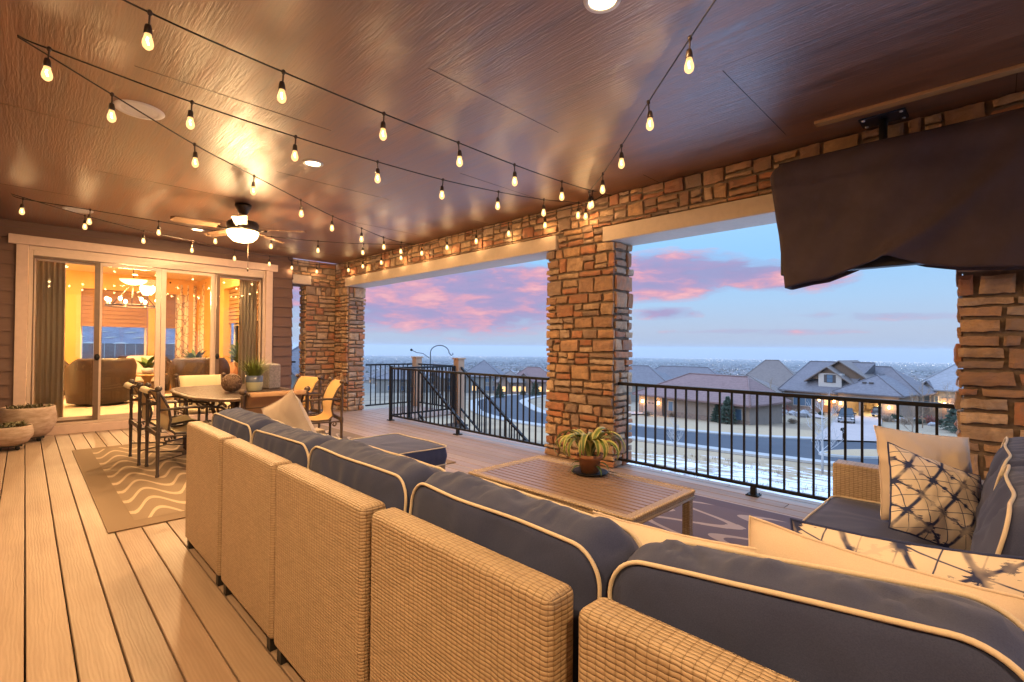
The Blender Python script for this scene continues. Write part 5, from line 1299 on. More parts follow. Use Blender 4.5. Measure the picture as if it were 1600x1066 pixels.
# ------------------------------------------------------------------ terrain
RHO = [(0, 3.4), (5, 3.6), (10, 4.2), (20, 5.6), (30, 7.0), (40, 7.9), (50, 8.6), (62, 9.4), (77, 10.3), (95, 11.0), (125, 12.7), (200, 18), (400, 30), (1000, 55), (2500, 95), (6000, 170), (12000, 260), (50000, 900)]
def HH(r):
    for (a, ha), (b, hb) in zip(RHO[:-1], RHO[1:]):
        if r <= b: return ha + (hb - ha) * (r - a) / (b - a)
    return 900
def zg(x, y): return CAMH - HH(math.hypot(x, y))
radii = [0.5]
while radii[-1] < 26000: radii.append(radii[-1] * 1.045 + .05)
radii += [a for a, _ in RHO if 1 < a < 26000]; radii = sorted(set(radii))
NA = 360; vs = []; fs = []
for r_ in radii:
    for k in range(NA):
        a = 2 * math.pi * k / NA; x, y = r_ * math.cos(a), r_ * math.sin(a); z = zg(x, y)
        if r_ < 34: z += .10 * noise.noise(Vector((x * .35, y * .35, 0))) * min(1, (34 - r_) / 8)
        if r_ > 900: z += (noise.noise(Vector((x / 1400, y / 1400, 5))) * 14) * min(1, (r_ - 900) / 2500) 
        vs.append((x, y, z))
for j in range(len(radii) - 1):
    for k in range(NA): fs.append((j * NA + k, j * NA + (k + 1) % NA, (j + 1) * NA + (k + 1) % NA, (j + 1) * NA + k))
fs.append(tuple(reversed(range(NA))))
m = mat('hillside_snow_and_dry_grass', (.3, .25, .18), .95); t = m.node_tree
geo = nn(t, 'ShaderNodeNewGeometry'); pos = geo.outputs['Position']
ln = nn(t, 'ShaderNodeVectorMath', operation='LENGTH'); t.links.new(pos, ln.inputs[0]); rho = ln.outputs['Value']
near = noise_(t, mapping(t, pos, (.5, .5, 0), (0, 0, R(10)), (0, 0, 0)), .9, 6, .65, .4); st = noise_(t, mapping(t, pos, (.9, .28, 0), (0, 0, R(-12))), 1.0, 6, .68, .6)
gr = noise_(t, pos, 3.0, 6, .75); lots = noise_(t, pos, .06, 3, .5)
thr = math_(t, 'SUBTRACT', .075, math_(t, 'MULTIPLY', ramp(t, math_(t, 'DIVIDE', rho, 60.0), [(0.0, .0), (.25, .05), (.5, .12), (.64, .30), (.82, 1.0)]), .5))
sm = ramp(t, math_(t, 'ADD', math_(t, 'ADD', math_(t, 'ADD', math_(t, 'MULTIPLY', st, .55), math_(t, 'MULTIPLY', noise_(t, mapping(t, pos, (1.6, .5, 0), (0, 0, R(-12))), 1.4, 6, .75, .5), .38)), math_(t, 'MULTIPLY', near, .12)), thr), [(.50, 0.0), (.54, 1.0)])
grass = mixc(t, gr, (.16, .11, .07), (.38, .27, .165)); grass = mixc(t, ramp(t, lots, [(.42, 0.0), (.5, 1.0)]), grass, mixc(t, gr, (.36, .25, .145), (.47, .34, .205)))
scrub = mixc(t, ramp(t, noise_(t, pos, .8, 5, .7), [(.45, 0.0), (.6, 1.0)]), (.10, .10, .09), (.24, .20, .16))
mid = mixc(t, ramp(t, math_(t, 'DIVIDE', rho, 400.0), [(.15, 0.0), (.22, .45), (.6, 1.0)]), grass, scrub)
cv2 = nn(t, 'ShaderNodeTexVoronoi'); t.links.new(pos, cv2.inputs['Vector']); cv2.inputs['Scale'].default_value = .018
city = mixc(t, ramp(t, noise_(t, pos, .0035, 6, .7), [(.4, 0.0), (.62, 1.0)]), (.045, .052, .06), (.13, .125, .125)); 
c = mixc(t, ramp(t, math_(t, 'DIVIDE', rho, 2000.0), [(.2, 0.0), (.6, 1.0)]), mid, city)
c = mixc(t, sm, c, mixc(t, gr, (.70, .74, .82), (.84, .87, .93)))
setc(m, c); bump(m, math_(t, 'ADD', gr, st), .6, .08)
mb = MB(); mb.add(vs, fs, None, None, True); struct(mb.build('ground', m))

def ribbon(name, ctr, wid, mt, dz=.06, thick=0, kind='structure', off=0.0):
    """drape a strip along a centre line; wid per point"""
    P = [Vector((x, y, 0)) for x, y in ctr]; Wd = [Vector((w, 0, 0)) for w in wid]; n = len(P) * 10; vs = []; m_ = 8
    for i in range(n + 1):
        p = catmull(P, i / n); q = catmull(P, min(1, i / n + .002)) - catmull(P, max(0, i / n - .002)); q.normalize(); nrm = Vector((-q.y, q.x, 0)); w = catmull(Wd, i / n).x
        for j in range(m_ + 1):
            c = p + nrm * (off + w * (j / m_ - .5)); vs.append((c.x, c.y, zg(c.x, c.y) + dz))
    fs = [(i * (m_ + 1) + j, i * (m_ + 1) + j + 1, (i + 1) * (m_ + 1) + j + 1, (i + 1) * (m_ + 1) + j) for i in range(n) for j in range(m_)]
    mb = MB(); mb.add(vs, fs, None, None, True); o = mb.build(name, mt); o['kind'] = kind; return o
CTR = [(92, -30), (74, -14), (60, -4), (51.5, 4), (47, 12), (45.3, 20), (45.8, 28), (47.0, 38), (51, 49), (59, 61), (74, 77), (100, 92), (150, 112)]
WID = [26, 26, 25, 21, 15.5, 11.5, 9.5, 8.5, 8.5, 8.5, 8.5, 8.5, 8.5]
ribbon('road', CTR, WID, MT['asphalt'], .05)
def curbline(sgn):
    P = [Vector((x, y, 0)) for x, y in CTR]; Wd = [Vector((w, 0, 0)) for w in WID]; n = 140; vs = []
    for i in range(n + 1):
        p = catmull(P, i / n); q = (catmull(P, min(1, i / n + .002)) - catmull(P, max(0, i / n - .002))).normalized(); nrm = Vector((-q.y, q.x, 0)); w = catmull(Wd, i / n).x / 2
        for a, z in ((-.05, .03), (-.05, .17), (.35, .18), (.35, .185), (1.65, .19), (1.65, .02)):
            c = p + nrm * sgn * (w + a); vs.append((c.x, c.y, zg(c.x, c.y) + z))
    fs = [(i * 6 + j, i * 6 + j + 1, (i + 1) * 6 + j + 1, (i + 1) * 6 + j) for i in range(n) for j in range(5)]
    mb = MB(); mb.add(vs, fs); mb.build('kerb', MT['concrete'])['kind'] = 'structure'
curbline(1); curbline(-1)
# traffic island with dry grass and some snow, kerb round it
mb = MB(); n = 48; vs = []; base = []
for k in range(n):
    a = 2 * math.pi * k / n; x = 49.3 + 6.4 * math.cos(a) * math.cos(R(-24)) - 1.9 * math.sin(a) * math.sin(R(-24)); y = 7.0 + 6.4 * math.cos(a) * math.sin(R(-24)) + 1.9 * math.sin(a) * math.cos(R(-24)); base.append((x, y))
for z, k_ in ((.04, 1), (.2, .99), (.2, .93)): vs += [(49.3 + (x - 49.3) * k_, 7 + (y - 7) * k_, zg(x, y) + z) for x, y in base]
fs = [(j * n + i, j * n + (i + 1) % n, (j + 1) * n + (i + 1) % n, (j + 1) * n + i) for j in range(2) for i in range(n)]
mb.add(vs, fs); mb.build('island_kerb', MT['concrete'])['kind'] = 'structure'
mb = MB(); mb.add([(49.3 + (x - 49.3) * .935, 7 + (y - 7) * .935, zg(x, y) + .21) for x, y in base] + [(49.3, 7, zg(49.3, 7) + .3)], [(i, (i + 1) % n, n) for i in range(n)], None, None, True)
mb.build('island', m)['kind'] = 'structure'
def patch(name, q, mt, dz=.09):
    (a, b, c, d) = [Vector((*p, 0)) for p in q]; n = 14; vs = []
    for i in range(n + 1):
        for j in range(n + 1):
            p = a.lerp(b, j / n).lerp(d.lerp(c, j / n), i / n); vs.append((p.x, p.y, zg(p.x, p.y) + dz))
    mb = MB(); mb.add(vs, [(i * (n + 1) + j, i * (n + 1) + j + 1, (i + 1) * (n + 1) + j + 1, (i + 1) * (n + 1) + j) for i in range(n) for j in range(n)]); o = mb.build(name, mt); o['kind'] = 'structure'
patch('driveway', [(54.8, 13.0), (60.6, 8.6), (100.2, 13.6), (99.8, 19.4)], MT['drive'], .20)
patch('front_path', [(88, 20.6), (88, 19.0), (98.8, 23.2), (98.9, 24.6)], MT['drive'], .17)
patch('driveway', [(57.0, 48.6), (54.4, 44.4), (69.5, 37.9), (70.8, 41.0)], MT['drive'], .20)

# ------------------------------------------------------------------ houses
HM = {}
HM['roofgrey'] = noisy('grey_shingle', (.10, .092, .105), (.17, .155, .17), 2.2, .85, (1, 1, 4), .5, bd=.04, detail=6)
HM['rooftan'] = noisy('taupe_shingle', (.13, .105, .10), (.20, .16, .15), 2.2, .85, (1, 1, 4), .5, bd=.04, detail=6)
HM['rooflight'] = noisy('pale_ribbed_roof', (.20, .20, .22), (.28, .28, .30), 2.2, .7, (1, 1, 5), .5, bd=.03, detail=6)
HM['roofpink'] = noisy('rose_brown_shingle', (.15, .09, .085), (.22, .135, .125), 2.2, .85, (1, 1, 4), .5, bd=.04, detail=6)
def shingle(name, c1, c2):
    m = mat(name, c1, .85); t = m.node_tree; o = objco(t); s_ = nn(t, 'ShaderNodeSeparateXYZ'); t.links.new(o, s_.inputs[0])
    row = math_(t, 'FRACT', math_(t, 'MULTIPLY', s_.outputs[2], 4.5)); n = noise_(t, mapping(t, o, (1.6, 1.6, 9)), 1.3, 5, .7); g = noise_(t, o, .5, 3, .6)
    c = mixc(t, ramp(t, n, [(.35, 0.0), (.65, 1.0)]), c1, c2); c = mixc(t, math_(t, 'MULTIPLY', ramp(t, row, [(0.0, 1.0), (.22, 0.0)]), .6), c, tuple(x * .45 for x in c1)); c = mixc(t, math_(t, 'MULTIPLY', g, .4), c, tuple(x * 1.3 for x in c2))
    setc(m, c); bump(m, row, .5, .04); return m
HM['roofgrey'] = shingle('grey_shingle', (.095, .088, .10), (.18, .165, .18)); HM['rooftan'] = shingle('taupe_shingle', (.12, .098, .092), (.21, .17, .155)); HM['roofpink'] = shingle('rose_brown_shingle', (.14, .082, .078), (.23, .14, .13)); HM['rooflight'] = shingle('pale_ribbed_roof', (.18, .18, .20), (.29, .29, .31))
HM['stucco'] = noisy('warm_grey_stucco', (.22, .17, .14), (.26, .20, .165), 1.5, .9, b=.1)
HM['stucco2'] = noisy('grey_stucco', (.19, .18, .17), (.23, .22, .205), 1.5, .9, b=.1)
HM['stucco3'] = noisy('rose_tan_stucco', (.29, .19, .145), (.33, .22, .17), 1.5, .9, b=.1)
HM['stonew'] = noisy('cobble_veneer', (.30, .20, .15), (.14, .11, .10), 3.2, .9, b=.8, bd=.05, detail=6)
HM['board'] = noisy('brown_board_and_batten', (.12, .075, .05), (.17, .11, .075), 5, .8, (5, 5, .2), .3)
HM['white'] = noisy('pale_fascia', (.42, .38, .35), (.46, .42, .39), 5, .7, b=0)
HM['dark'] = noisy('dark_fascia', (.06, .05, .05), (.08, .065, .065), 5, .7, b=0)
HM['glass'] = mat('dusk_window_glass', (.10, .16, .24), .08)
HM['warmglass'] = mat('lit_window', (.8, .5, .2), .5, emit=(1, .55, .16), es=1.3)
HM['garage'] = noisy('garage_door_paint', (.26, .19, .17), (.29, .21, .19), 4, .6, (.1, .1, 6), .2)
HM['lamp'] = mat('lit_lantern', (1, .8, .5), .4, emit=(1, .62, .22), es=16.0)
HM['oak'] = noisy('oak_front_door', (.40, .16, .04), (.48, .20, .06), 6, .5, (6, 6, .4))
def G(x, y, az):   # house frame: +x to the right as seen from the deck, +y away
    """azimuth of the facade"""
    return thing, (x, y, zg(x, y)), R(az - 180)
def hiproof(mb, x0, x1, y0, y1, z, h, ov=.5, rx0=None, rx1=None, ry=None, ridge_axis='x'):
    a0, a1, b0, b1 = x0 - ov, x1 + ov, y0 - ov, y1 + ov
    if ridge_axis == 'x':
        cy0 = (b0 + b1) / 2 if ry is None else ry; d = (b1 - b0) / 2
        r0 = a0 + d if rx0 is None else rx0; r1 = a1 - d if rx1 is None else rx1
        if r0 > r1: r0 = r1 = (r0 + r1) / 2
        A, B = Vector((r0, cy0, z + h)), Vector((r1, cy0, z + h))
        c = [Vector((a0, b0, z)), Vector((a1, b0, z)), Vector((a1, b1, z)), Vector((a0, b1, z))]
        faces = [(c[0], c[1], B, A), (c[1], c[2], B), (c[2], c[3], A, B), (c[3], c[0], A)]
    else:
        cx0 = (a0 + a1) / 2; d = (a1 - a0) / 2; r0 = b0 + d if rx0 is None else rx0; r1 = b1 - d if rx1 is None else rx1
        if r0 > r1: r0 = r1 = (r0 + r1) / 2
        A, B = Vector((cx0, r0, z + h)), Vector((cx0, r1, z + h)); c = [Vector((a0, b0, z)), Vector((a1, b0, z)), Vector((a1, b1, z)), Vector((a0, b1, z))]
        faces = [(c[0], c[1], A), (c[1], c[2], B, A), (c[2], c[3], B), (c[3], c[0], A, B)]
    for f in faces: mb.add(f, (tuple(range(len(f))),))
    if ridge_axis == 'x':
        for p_, q_ in ((c[0], A), (c[1], B), (A, B)): mb.tube([p_ + Vector((0, 0, .03)), q_ + Vector((0, 0, .03))], .11, 5)
    else:
        for p_, q_ in ((c[0], A), (c[1], A), (A, B)): mb.tube([p_ + Vector((0, 0, .03)), q_ + Vector((0, 0, .03))], .11, 5)
    dn = Vector((0, 0, -.22))
    for i in range(4): mb.add((c[i] + dn, c[(i + 1) % 4] + dn, c[(i + 1) % 4], c[i]), ((0, 1, 2, 3),))
    mb.add([p + dn for p in reversed(c)], ((0, 1, 2, 3),))
def gable(mb, x0, x1, y0, y1, z, h, ov=.45, th=.2):
    cx0 = (x0 + x1) / 2; k = h / ((x1 - x0) / 2); a0 = x0 - ov; a1 = x1 + ov; z0 = z - ov * k
    for s, (p, q) in ((-1, (a0, cx0)), (1, (a1, cx0))):
        A = [Vector((p, y0 - ov, z0)), Vector((q, y0 - ov, z + h)), Vector((q, y1, z + h)), Vector((p, y1, z0))]; Bn = [v + Vector((0, 0, -th)) for v in A]
        mb.add(A + Bn, ((0, 1, 2, 3), (7, 6, 5, 4), (0, 4, 5, 1), (1, 5, 6, 2), (2, 6, 7, 3), (3, 7, 4, 0)))
def tri(mb, x0, x1, y, z, h, th=.1):
    c = (x0 + x1) / 2; mb.add([(x0, y, z), (x1, y, z), (c, y, z + h), (x0, y + th, z), (x1, y + th, z), (c, y + th, z + h)], ((0, 1, 2), (5, 4, 3), (0, 3, 4, 1), (1, 4, 5, 2), (2, 5, 3, 0)))
def window(par, x, z, w, h, y=0.0, gl='glass', nx=2, ny=1, fr='white'):
    mb = MB(); f = .09; mb.box((x - w / 2 - f, y - .07, z - f), (x + w / 2 + f, y - .001, z)); mb.box((x - w / 2 - f, y - .07, z + h), (x + w / 2 + f, y - .001, z + h + f))
    for a in (x - w / 2 - f, x + w / 2): mb.box((a, y - .07, z + .001), (a + f, y - .001, z + h - .001))
    for k in range(1, nx): mb.box((x - w / 2 + w * k / nx - .03, y - .06, z), (x - w / 2 + w * k / nx + .03, y - .002, z + h))
    for k in range(1, ny): mb.box((x - w / 2, y - .055, z + h * k / ny - .025), (x + w / 2, y - .003, z + h * k / ny + .025))
    o = mb.build('window', HM[fr], par); g = MB(); g.box((x - w / 2, y - .03, z), (x + w / 2, y - .012, z + h)); g.build('pane', HM[gl], o); return o
def lantern(par, x, y, z, e=None):
    mb = MB(); mb.box((x - .12, y - .26, z - .22), (x + .12, y - .04, z + .22)); o = mb.build('lantern', HM['lamp'], par)
    if e: lamp('lantern_light', (x, y - .42, z), e, .15, (1, .58, .2), parent=par)
# --- the big house across the road
hx_, hy_ = 100.6, 16.2
H1 = thing('house', 'big house across the road with a brown gable and an open lit garage', 'house', (hx_, hy_, -10.1), R(-100))
BAY = .30
mb = MB()
# garage front with two openings, local -y is towards the deck
fx = [-3.9, -3.0, -.75, -.35, 2.5, 4.9]
for a, b in ((fx[0], fx[1]), (fx[2], fx[3]), (fx[4], fx[5])): mb.box((a, 0, -1.5), (b, .3, 2.6))
mb.box((fx[0], 0, 2.6), (fx[5], .3, 3.9)); mb.box((4.6, .301, -1.5), (4.9, 9, 3.9)); mb.box((-3.9, .301, -1.5), (-3.6, 9, 3.9)); mb.box((-3.6, 8.7, -1.5), (4.6, 9, 3.9))
mb.box((-14, 2.0, -1.5), (-3.91, 12, 3.5)); mb.build('wall', HM['stucco'], H1)
mb = MB(); mb.box((-3.6, .301, -.1), (4.6, 8.69, -.02)); mb.build('garage_floor', MT['concrete'], H1)
mb = MB(); mb.box((-3.59, 8.4, .0), (4.59, 8.68, 2.4)); 
for k in range(7): mb.box((-3.4 + k * 1.1, 7.9, .1 + (k % 3) * .5), (-2.7 + k * 1.1, 8.39, .9 + (k % 3) * .6))
mb.build('garage_shelves', noisy('stored_boxes', (.40, .30, .18), (.20, .14, .09), 3, .8), H1)
mb = MB(); mb.box((-3.93, -.06, -1.5), (-3.02, -.001, 1.0)); mb.box((-.76, -.06, -1.5), (-.34, -.001, 1.0)); mb.box((2.52, -.06, -1.5), (4.93, -.001, 1.1)); mb.box((-14.05, 1.94, -1.5), (-8.0, 1.999, .55)); mb.box((-5.0, 1.9, -1.5), (-3.95, 1.99, 3.0)); mb.box((-8.7, 1.9, -1.5), (-7.5, 1.99, 3.4)); mb.build('stone_veneer', HM['stonew'], H1)
mb = MB(); hiproof(mb, -3.9, 4.9, 0, 9.5, 4.0, 3.0, .7, rx0=4.4, rx1=7.5, ridge_axis='y'); hiproof(mb, -14, -3.9, 1.6, 14, 3.6, 5.4, .7, rx0=-11.9, rx1=-1.0, ry=8.0)
hiproof(mb, -4.0, 5.5, 6.5, 15, 3.9, 4.4, .6, rx0=-3.0, rx1=.5)
rf = mb.build('roof', HM['roofgrey'], H1)
mb = MB(); mb.box((-.9, 1.8, 5.6), (-.3, 2.1, 5.85)); mb.box((.1, 1.8, 5.6), (.7, 2.1, 5.85)); mb.build('roof_vent', HM['dark'], rf)
mb = MB(); gable(mb, -9.6, -.9, 4.2, 12, 6.4, 3.0, .6); gable(mb, -9.7, -3.2, 2.3, 8, 5.9, 2.4, .6); mb.build('gable_roof', HM['rooftan'], H1)
mb = MB(); tri(mb, -9.4, -1.1, 4.3, 6.4, 2.75); mb.box((-9.4, 4.3, 4.0), (-1.1, 4.4, 6.4)); tri(mb, -9.3, -3.6, 2.42, 5.9, 2.1); mb.build('gable_siding', HM['board'], H1)
mb = MB(); mb.box((-8.0, 2.2, 4.4), (-4.2, 3.5, 7.0)); d_ = mb.build('dormer_wall', HM['white'], H1)
window(d_, -6.1, 5.4, .95, 1.35, 2.2, 'glass', 1, 2, 'dark')
for a in (-7.05, -5.55): mb = MB(); mb.box((a, 2.13, 5.35), (a + .42, 2.199, 6.8)); mb.build('shutter', HM['dark'], d_)
mb = MB(); mb.box((-7.2, 1.95, -.1), (-5.6, 2.001, 2.6)); ds = mb.build('door', HM['oak'], H1); 
mb = MB(); mb.box((-6.9, 1.92, 1.2), (-5.9, 1.949, 2.3)); mb.build('door_glass', HM['warmglass'], ds)
window(H1, -10.7, .75, 3.2, 1.75, 2.0, 'glass', 3, 1)
lantern(H1, -3.45, 0, 2.0, 170); lantern(H1, 3.6, 0, 2.0, 170); lantern(H1, -5.2, 1.9, 2.1, 120); lantern(H1, -7.7, 1.9, 2.1)
lamp('garage_ceiling_light', (.5, 4.5, 3.3), 1500, .3, (1, .66, .26), parent=H1)
# --- rose roofed house with a closed garage
H2 = thing('house', 'low house with a rose brown hip roof and a closed garage, left across the road', 'house', (68.9, 36.4, zg(68.9, 36.4)), R(-100))
mb = MB(); mb.box((-4.4, 0, -1.5), (0, 9, 2.9)); mb.box((0.001, .4, -1.5), (13.5, 9, 3.0)); mb.build('wall', HM['stucco'], H2)
mb = MB(); mb.box((.05, .33, -1.5), (13.6, .399, .9)); mb.box((-4.45, -.06, -1.5), (-3.7, -.001, 2.0)); mb.box((-.6, -.06, -1.5), (.05, -.001, 2.9)); mb.build('stone_veneer', HM['stonew'], H2)
mb = MB(); hiproof(mb, -4.4, 13.5, 0, 9.2, 3.05, 3.3, .8, rx0=1.0, rx1=10.5, ry=5.4); mb.build('roof', HM['roofpink'], H2)
mb = MB(); mb.box((-3.5, -.05, -.3), (-.8, -.001, 2.15)); gd = mb.build('garage_door', HM['garage'], H2)
mb = MB(); 
for a in (-3.3, -2.6, -1.9, -1.3): mb.box((a, -.07, 1.65), (a + .45, -.051, 1.85))
mb.build('garage_window', HM['dark'], gd)
window(H2, 1.3, .6, .8, 1.7, .4, 'glass', 1); window(H2, 12.0, .9, .9, 1.4, .4, 'glass', 1); window(H2, 9.1, 2.0, .8, .35, .4, 'glass', 1, 1, 'dark')
lantern(H2, -3.65, 0, 1.9, 110); lantern(H2, -.55, 0, 1.9, 110)
# --- right house with pale roof
H3 = thing('house', 'grey house with a pale roof at the right, its porch lit orange', 'house', (114.3, 10.8, -10.9), R(-100))
mb = MB(); mb.box((0, 0, -1.5), (14, 10, 5.2)); mb.box((-5, 3, -1.5), (-.001, 9, 3.0)); mb.build('wall', HM['stucco2'], H3)
mb = MB(); hiproof(mb, 0, 14, 0, 11, 5.3, 5.0, .7, rx0=5.2, rx1=12.0); hiproof(mb, -5, 0, 3, 9, 3.1, 1.8, .5); mb.build('roof', HM['rooflight'], H3)
mb = MB(); gable(mb, .6, 2.9, -.3, 3, 5.3, 1.5, .35); mb.build('gable_roof', HM['roofgrey'], H3)
mb = MB(); tri(mb, .75, 2.75, -.1, 5.2, 1.2); mb.build('gable_siding', HM['stucco2'], H3)
mb = MB(); mb.box((-.25, -.3, -1.5), (.25, .3, 6.3)); mb.build('chimney', HM['white'], H3)
window(H3, 1.7, 2.0, .8, 2.4, 0, 'glass', 1, 2); window(H3, 3.0, 2.3, .5, 1.8, 0, 'glass', 1, 2)
mb = MB(); mb.box((3.8, -.06, .2), (9.5, -.001, 3.9)); mb.build('stone_veneer', HM['stonew'], H3)
window(H3, 5.2, 1.4, .7, 1.6, -.07, 'warmglass', 1); window(H3, 8.4, 1.2, 1.2, 1.9, -.07, 'warmglass', 2)
lantern(H3, 4.2, -.06, 2.9, 300); lantern(H3, 6.9, -.06, 2.9, 300)
# --- generic houses
rh = random.Random(21)
def house(x, y, az_, w, d, h, rh_, roof, wall, lab, lit=0, kind='hip', grp='houses lower down the hillside', cat='house', z=None, wins=True, chim=False):
    t = thing('house', lab, cat, (x, y, (zg(x, y) if z is None else z)), R(az_ - 180), grp)
    mb = MB(); mb.box((-w / 2, 0, -2.5), (w / 2, d, h)); mb.build('wall', HM[wall], t)
    mb = MB()
    if kind == 'hip': hiproof(mb, -w / 2, w / 2, 0, d, h, rh_, .6)
    elif kind == 'gable': gable(mb, -w / 2, w / 2, 0, d, h, rh_, .5)
    else:
        hiproof(mb, -w / 2, w / 2, 0, d, h, rh_, .6); gable(mb, -w * .36, w * .02, -1.0, d * .5, h, rh_ * .62, .4)
    rf = mb.build('roof', HM[roof], t)
    if kind == 'gable': mb = MB(); tri(mb, -w / 2, w / 2, .02, h, rh_ - .1, d - .05); mb.build('gable_end', HM[wall], t)
    elif kind != 'hip': mb = MB(); mb.box((-w * .34, -.9, -2.5), (0, -.001, h)); tri(mb, -w * .34, 0, -.9, h, rh_ * .55, .3); mb.build('gable_end', HM[wall], t)
    if chim: mb = MB(); mb.box((w * .2, d * .4, h), (w * .2 + .8, d * .4 + .8, h + rh_ + .5)); mb.build('chimney', HM['stonew'], rf)
    if wins:
        y0 = -.9 if kind not in ('hip', 'gable') else 0
        xs_ = [(-w * .17, y0), (w * .16, 0), (w * .34, 0)]
        for k, (a, yy) in enumerate(xs_): window(t, a, .8, 1.3, 1.5, yy, 'warmglass' if k < lit else 'glass', 2)
        if h > 4.5:
            for a, yy in xs_: window(t, a, 3.6, 1.1, 1.2, yy, 'glass', 2)
    return t
def at(x, y):
    """ground point for azimuth x (degrees from +X) and distance y"""
    a = R(x); return y * math.cos(a), y * math.sin(a)
LN = []
def H_(azm, dist, *a, **k):
    x, y = at(azm, dist); return house(x, y, *a, **k)
# left opening
H_(58.3, 168, 120, 15, 12, 4.6, 3.4, 'roofgrey', 'stucco2', 'grey hip roofed house at the left end of the left opening', 0, 'hip', chim=False)
H_(53.2, 182, 128, 17, 12, 5.0, 3.2, 'roofgrey', 'stucco', 'grey house directly behind the two clad posts', 1, 'gx')
H_(48.6, 158, 130, 13, 13, 5.4, 5.0, 'roofgrey', 'stucco2', 'tall grey hip roofed house right of the clad posts', 1, 'hip')
H_(45.3, 150, 130, 9, 9, 3.6, 3.4, 'rooftan', 'stucco3', 'small lit gabled house beside the tall grey hip roof', 3, 'gx')
H_(42.6, 152, 128, 15, 11, 3.9, 4.2, 'roofpink', 'stucco3', 'rose roofed house with lit windows left of the middle column', 3, 'gx')
H_(40.4, 190, 128, 13, 11, 4.0, 3.0, 'roofgrey', 'stucco2', 'grey house half behind the middle stone column', 1, 'hip')
H_(68.2, 60, 150, 12, 10, 5.0, 4.2, 'roofgrey', 'stucco2', 'grey house seen through the narrow gap beside the siding', 0, 'gx')
# right opening, behind the near row
H_(31.0, 112, 105, 15, 11, 4.0, 3.8, 'roofgrey', 'stucco2', 'slate roofed house right beside the middle column, behind the rose roof', 0, 'hip')
H_(26.2, 130, 102, 24, 12, 4.0, 4.2, 'roofgrey', 'stucco', 'long slate roofed house behind the rose brown hip roof', 0, 'gx')
H_(19.6, 104, 100, 11, 11, 3.2, 3.0, 'rooftan', 'stucco', 'house with small stepped gables left of the big house, a yellow lamp on its wall', 1, 'gx')
H_(17.2, 132, 100, 15, 12, 4.0, 6.4, 'rooftan', 'stucco', 'house whose taupe roof rises behind the left part of the big house', 0, 'hip')
H_(6.5, 175, 98, 14, 11, 4.4, 3.2, 'roofgrey', 'stucco2', 'dark roofed house in the gap between the big house and the pale roofed one', 0, 'gx')
H_(9.0, 215, 98, 14, 11, 4.4, 3.6, 'roofgrey', 'stucco2', 'house with a pale gable beyond the big house roof', 1, 'gx')
H_(4.6, 240, 98, 15, 11, 4.6, 3.6, 'rooftan', 'stucco', 'taupe house above the pale roofed house, nearer of two', 1, 'hip')
for k in range(120):
    a = rh.uniform(1, 70); dd = rh.uniform(230, 760) if k > 12 else rh.uniform(210, 420)
    if k % 2 == 0: a = rh.uniform(1, 15)
    if k > 46: a = rh.uniform(15, 36); dd = rh.uniform(190, 620)
    if k > 76: a = rh.uniform(1, 36); dd = rh.uniform(165, 460)
    if k > 104: a = rh.uniform(40, 62); dd = rh.uniform(230, 520)
    x, y = at(a, dd); side = 'right' if a < 34 else 'left'
    tone_ = rh.choice(['roofgrey', 'rooftan', 'roofpink', 'roofgrey', 'rooflight']); kd = rh.choice(['hip', 'gx', 'hip'])
    house(x, y, 90 + rh.uniform(-25, 60), rh.uniform(13, 20), rh.uniform(10, 13), rh.uniform(3.6, 6), rh.uniform(2.8, 4.2), tone_, rh.choice(['stucco', 'stucco2', 'stucco3']),
          'small distant house among many down the slope toward the city', 1 if rh.random() < .5 else 0, kd, 'many small houses down the slope', wins=dd < 420)
# the far city: uncountable roofs, trees and lights
rc = random.Random(77); mbA, mbB, mbC, mbD = MB(), MB(), MB(), MB()
for k in range(15000):
    dd = math.exp(rc.uniform(math.log(800), math.log(15000))); a = R(rc.uniform(-8, 78)); x, y = dd * math.cos(a), dd * math.sin(a); z = zg(x, y) - 4
    s = rc.uniform(4, 8) * (1 + dd / 9000); h = rc.uniform(5, 7) * (1 + dd / 14000); q = rc.random()
    if q < .42:
        mbA.box((x - s, y - s * .8, z), (x + s, y + s * .8, z + h)); mbA.add([(x - s, y - s * .8, z + h), (x + s, y - s * .8, z + h), (x + s, y + s * .8, z + h), (x - s, y + s * .8, z + h), (x, y, z + h * 1.5)], ((0, 1, 4), (1, 2, 4), (2, 3, 4), (3, 0, 4)))
    elif q < .60: 
        mbD.box((x - s, y - s * .8, z), (x + s, y + s * .8, z + h * 1.1))
    elif q < .93:
        mbB.lathe([(.01, 0), (s * .55, h * .35), (s * .45, h * .8), (.01, h * 1.3)], (x, y, z), 5)
for k in range(1900):
    dd = rc.uniform(6500, 17000) if rc.random() < .85 else math.exp(rc.uniform(math.log(600), math.log(7000))); a = R(rc.choice((rc.uniform(-8, 78), rc.gauss(20, 5), rc.gauss(6, 4), rc.gauss(52, 6)))); x, y = dd * math.cos(a), dd * math.sin(a); s = .0011 * dd * rc.uniform(.15, .5) * (1.4 if rc.random() < .08 else 1); z = zg(x, y) + 7 * (1 + dd / 9000)
    mbC.lathe([(.01, -s * .5), (s * .5, 0), (.01, s * .5)], (x, y, z), 4)
mbE, mbF, mbG = MB(), MB(), MB()
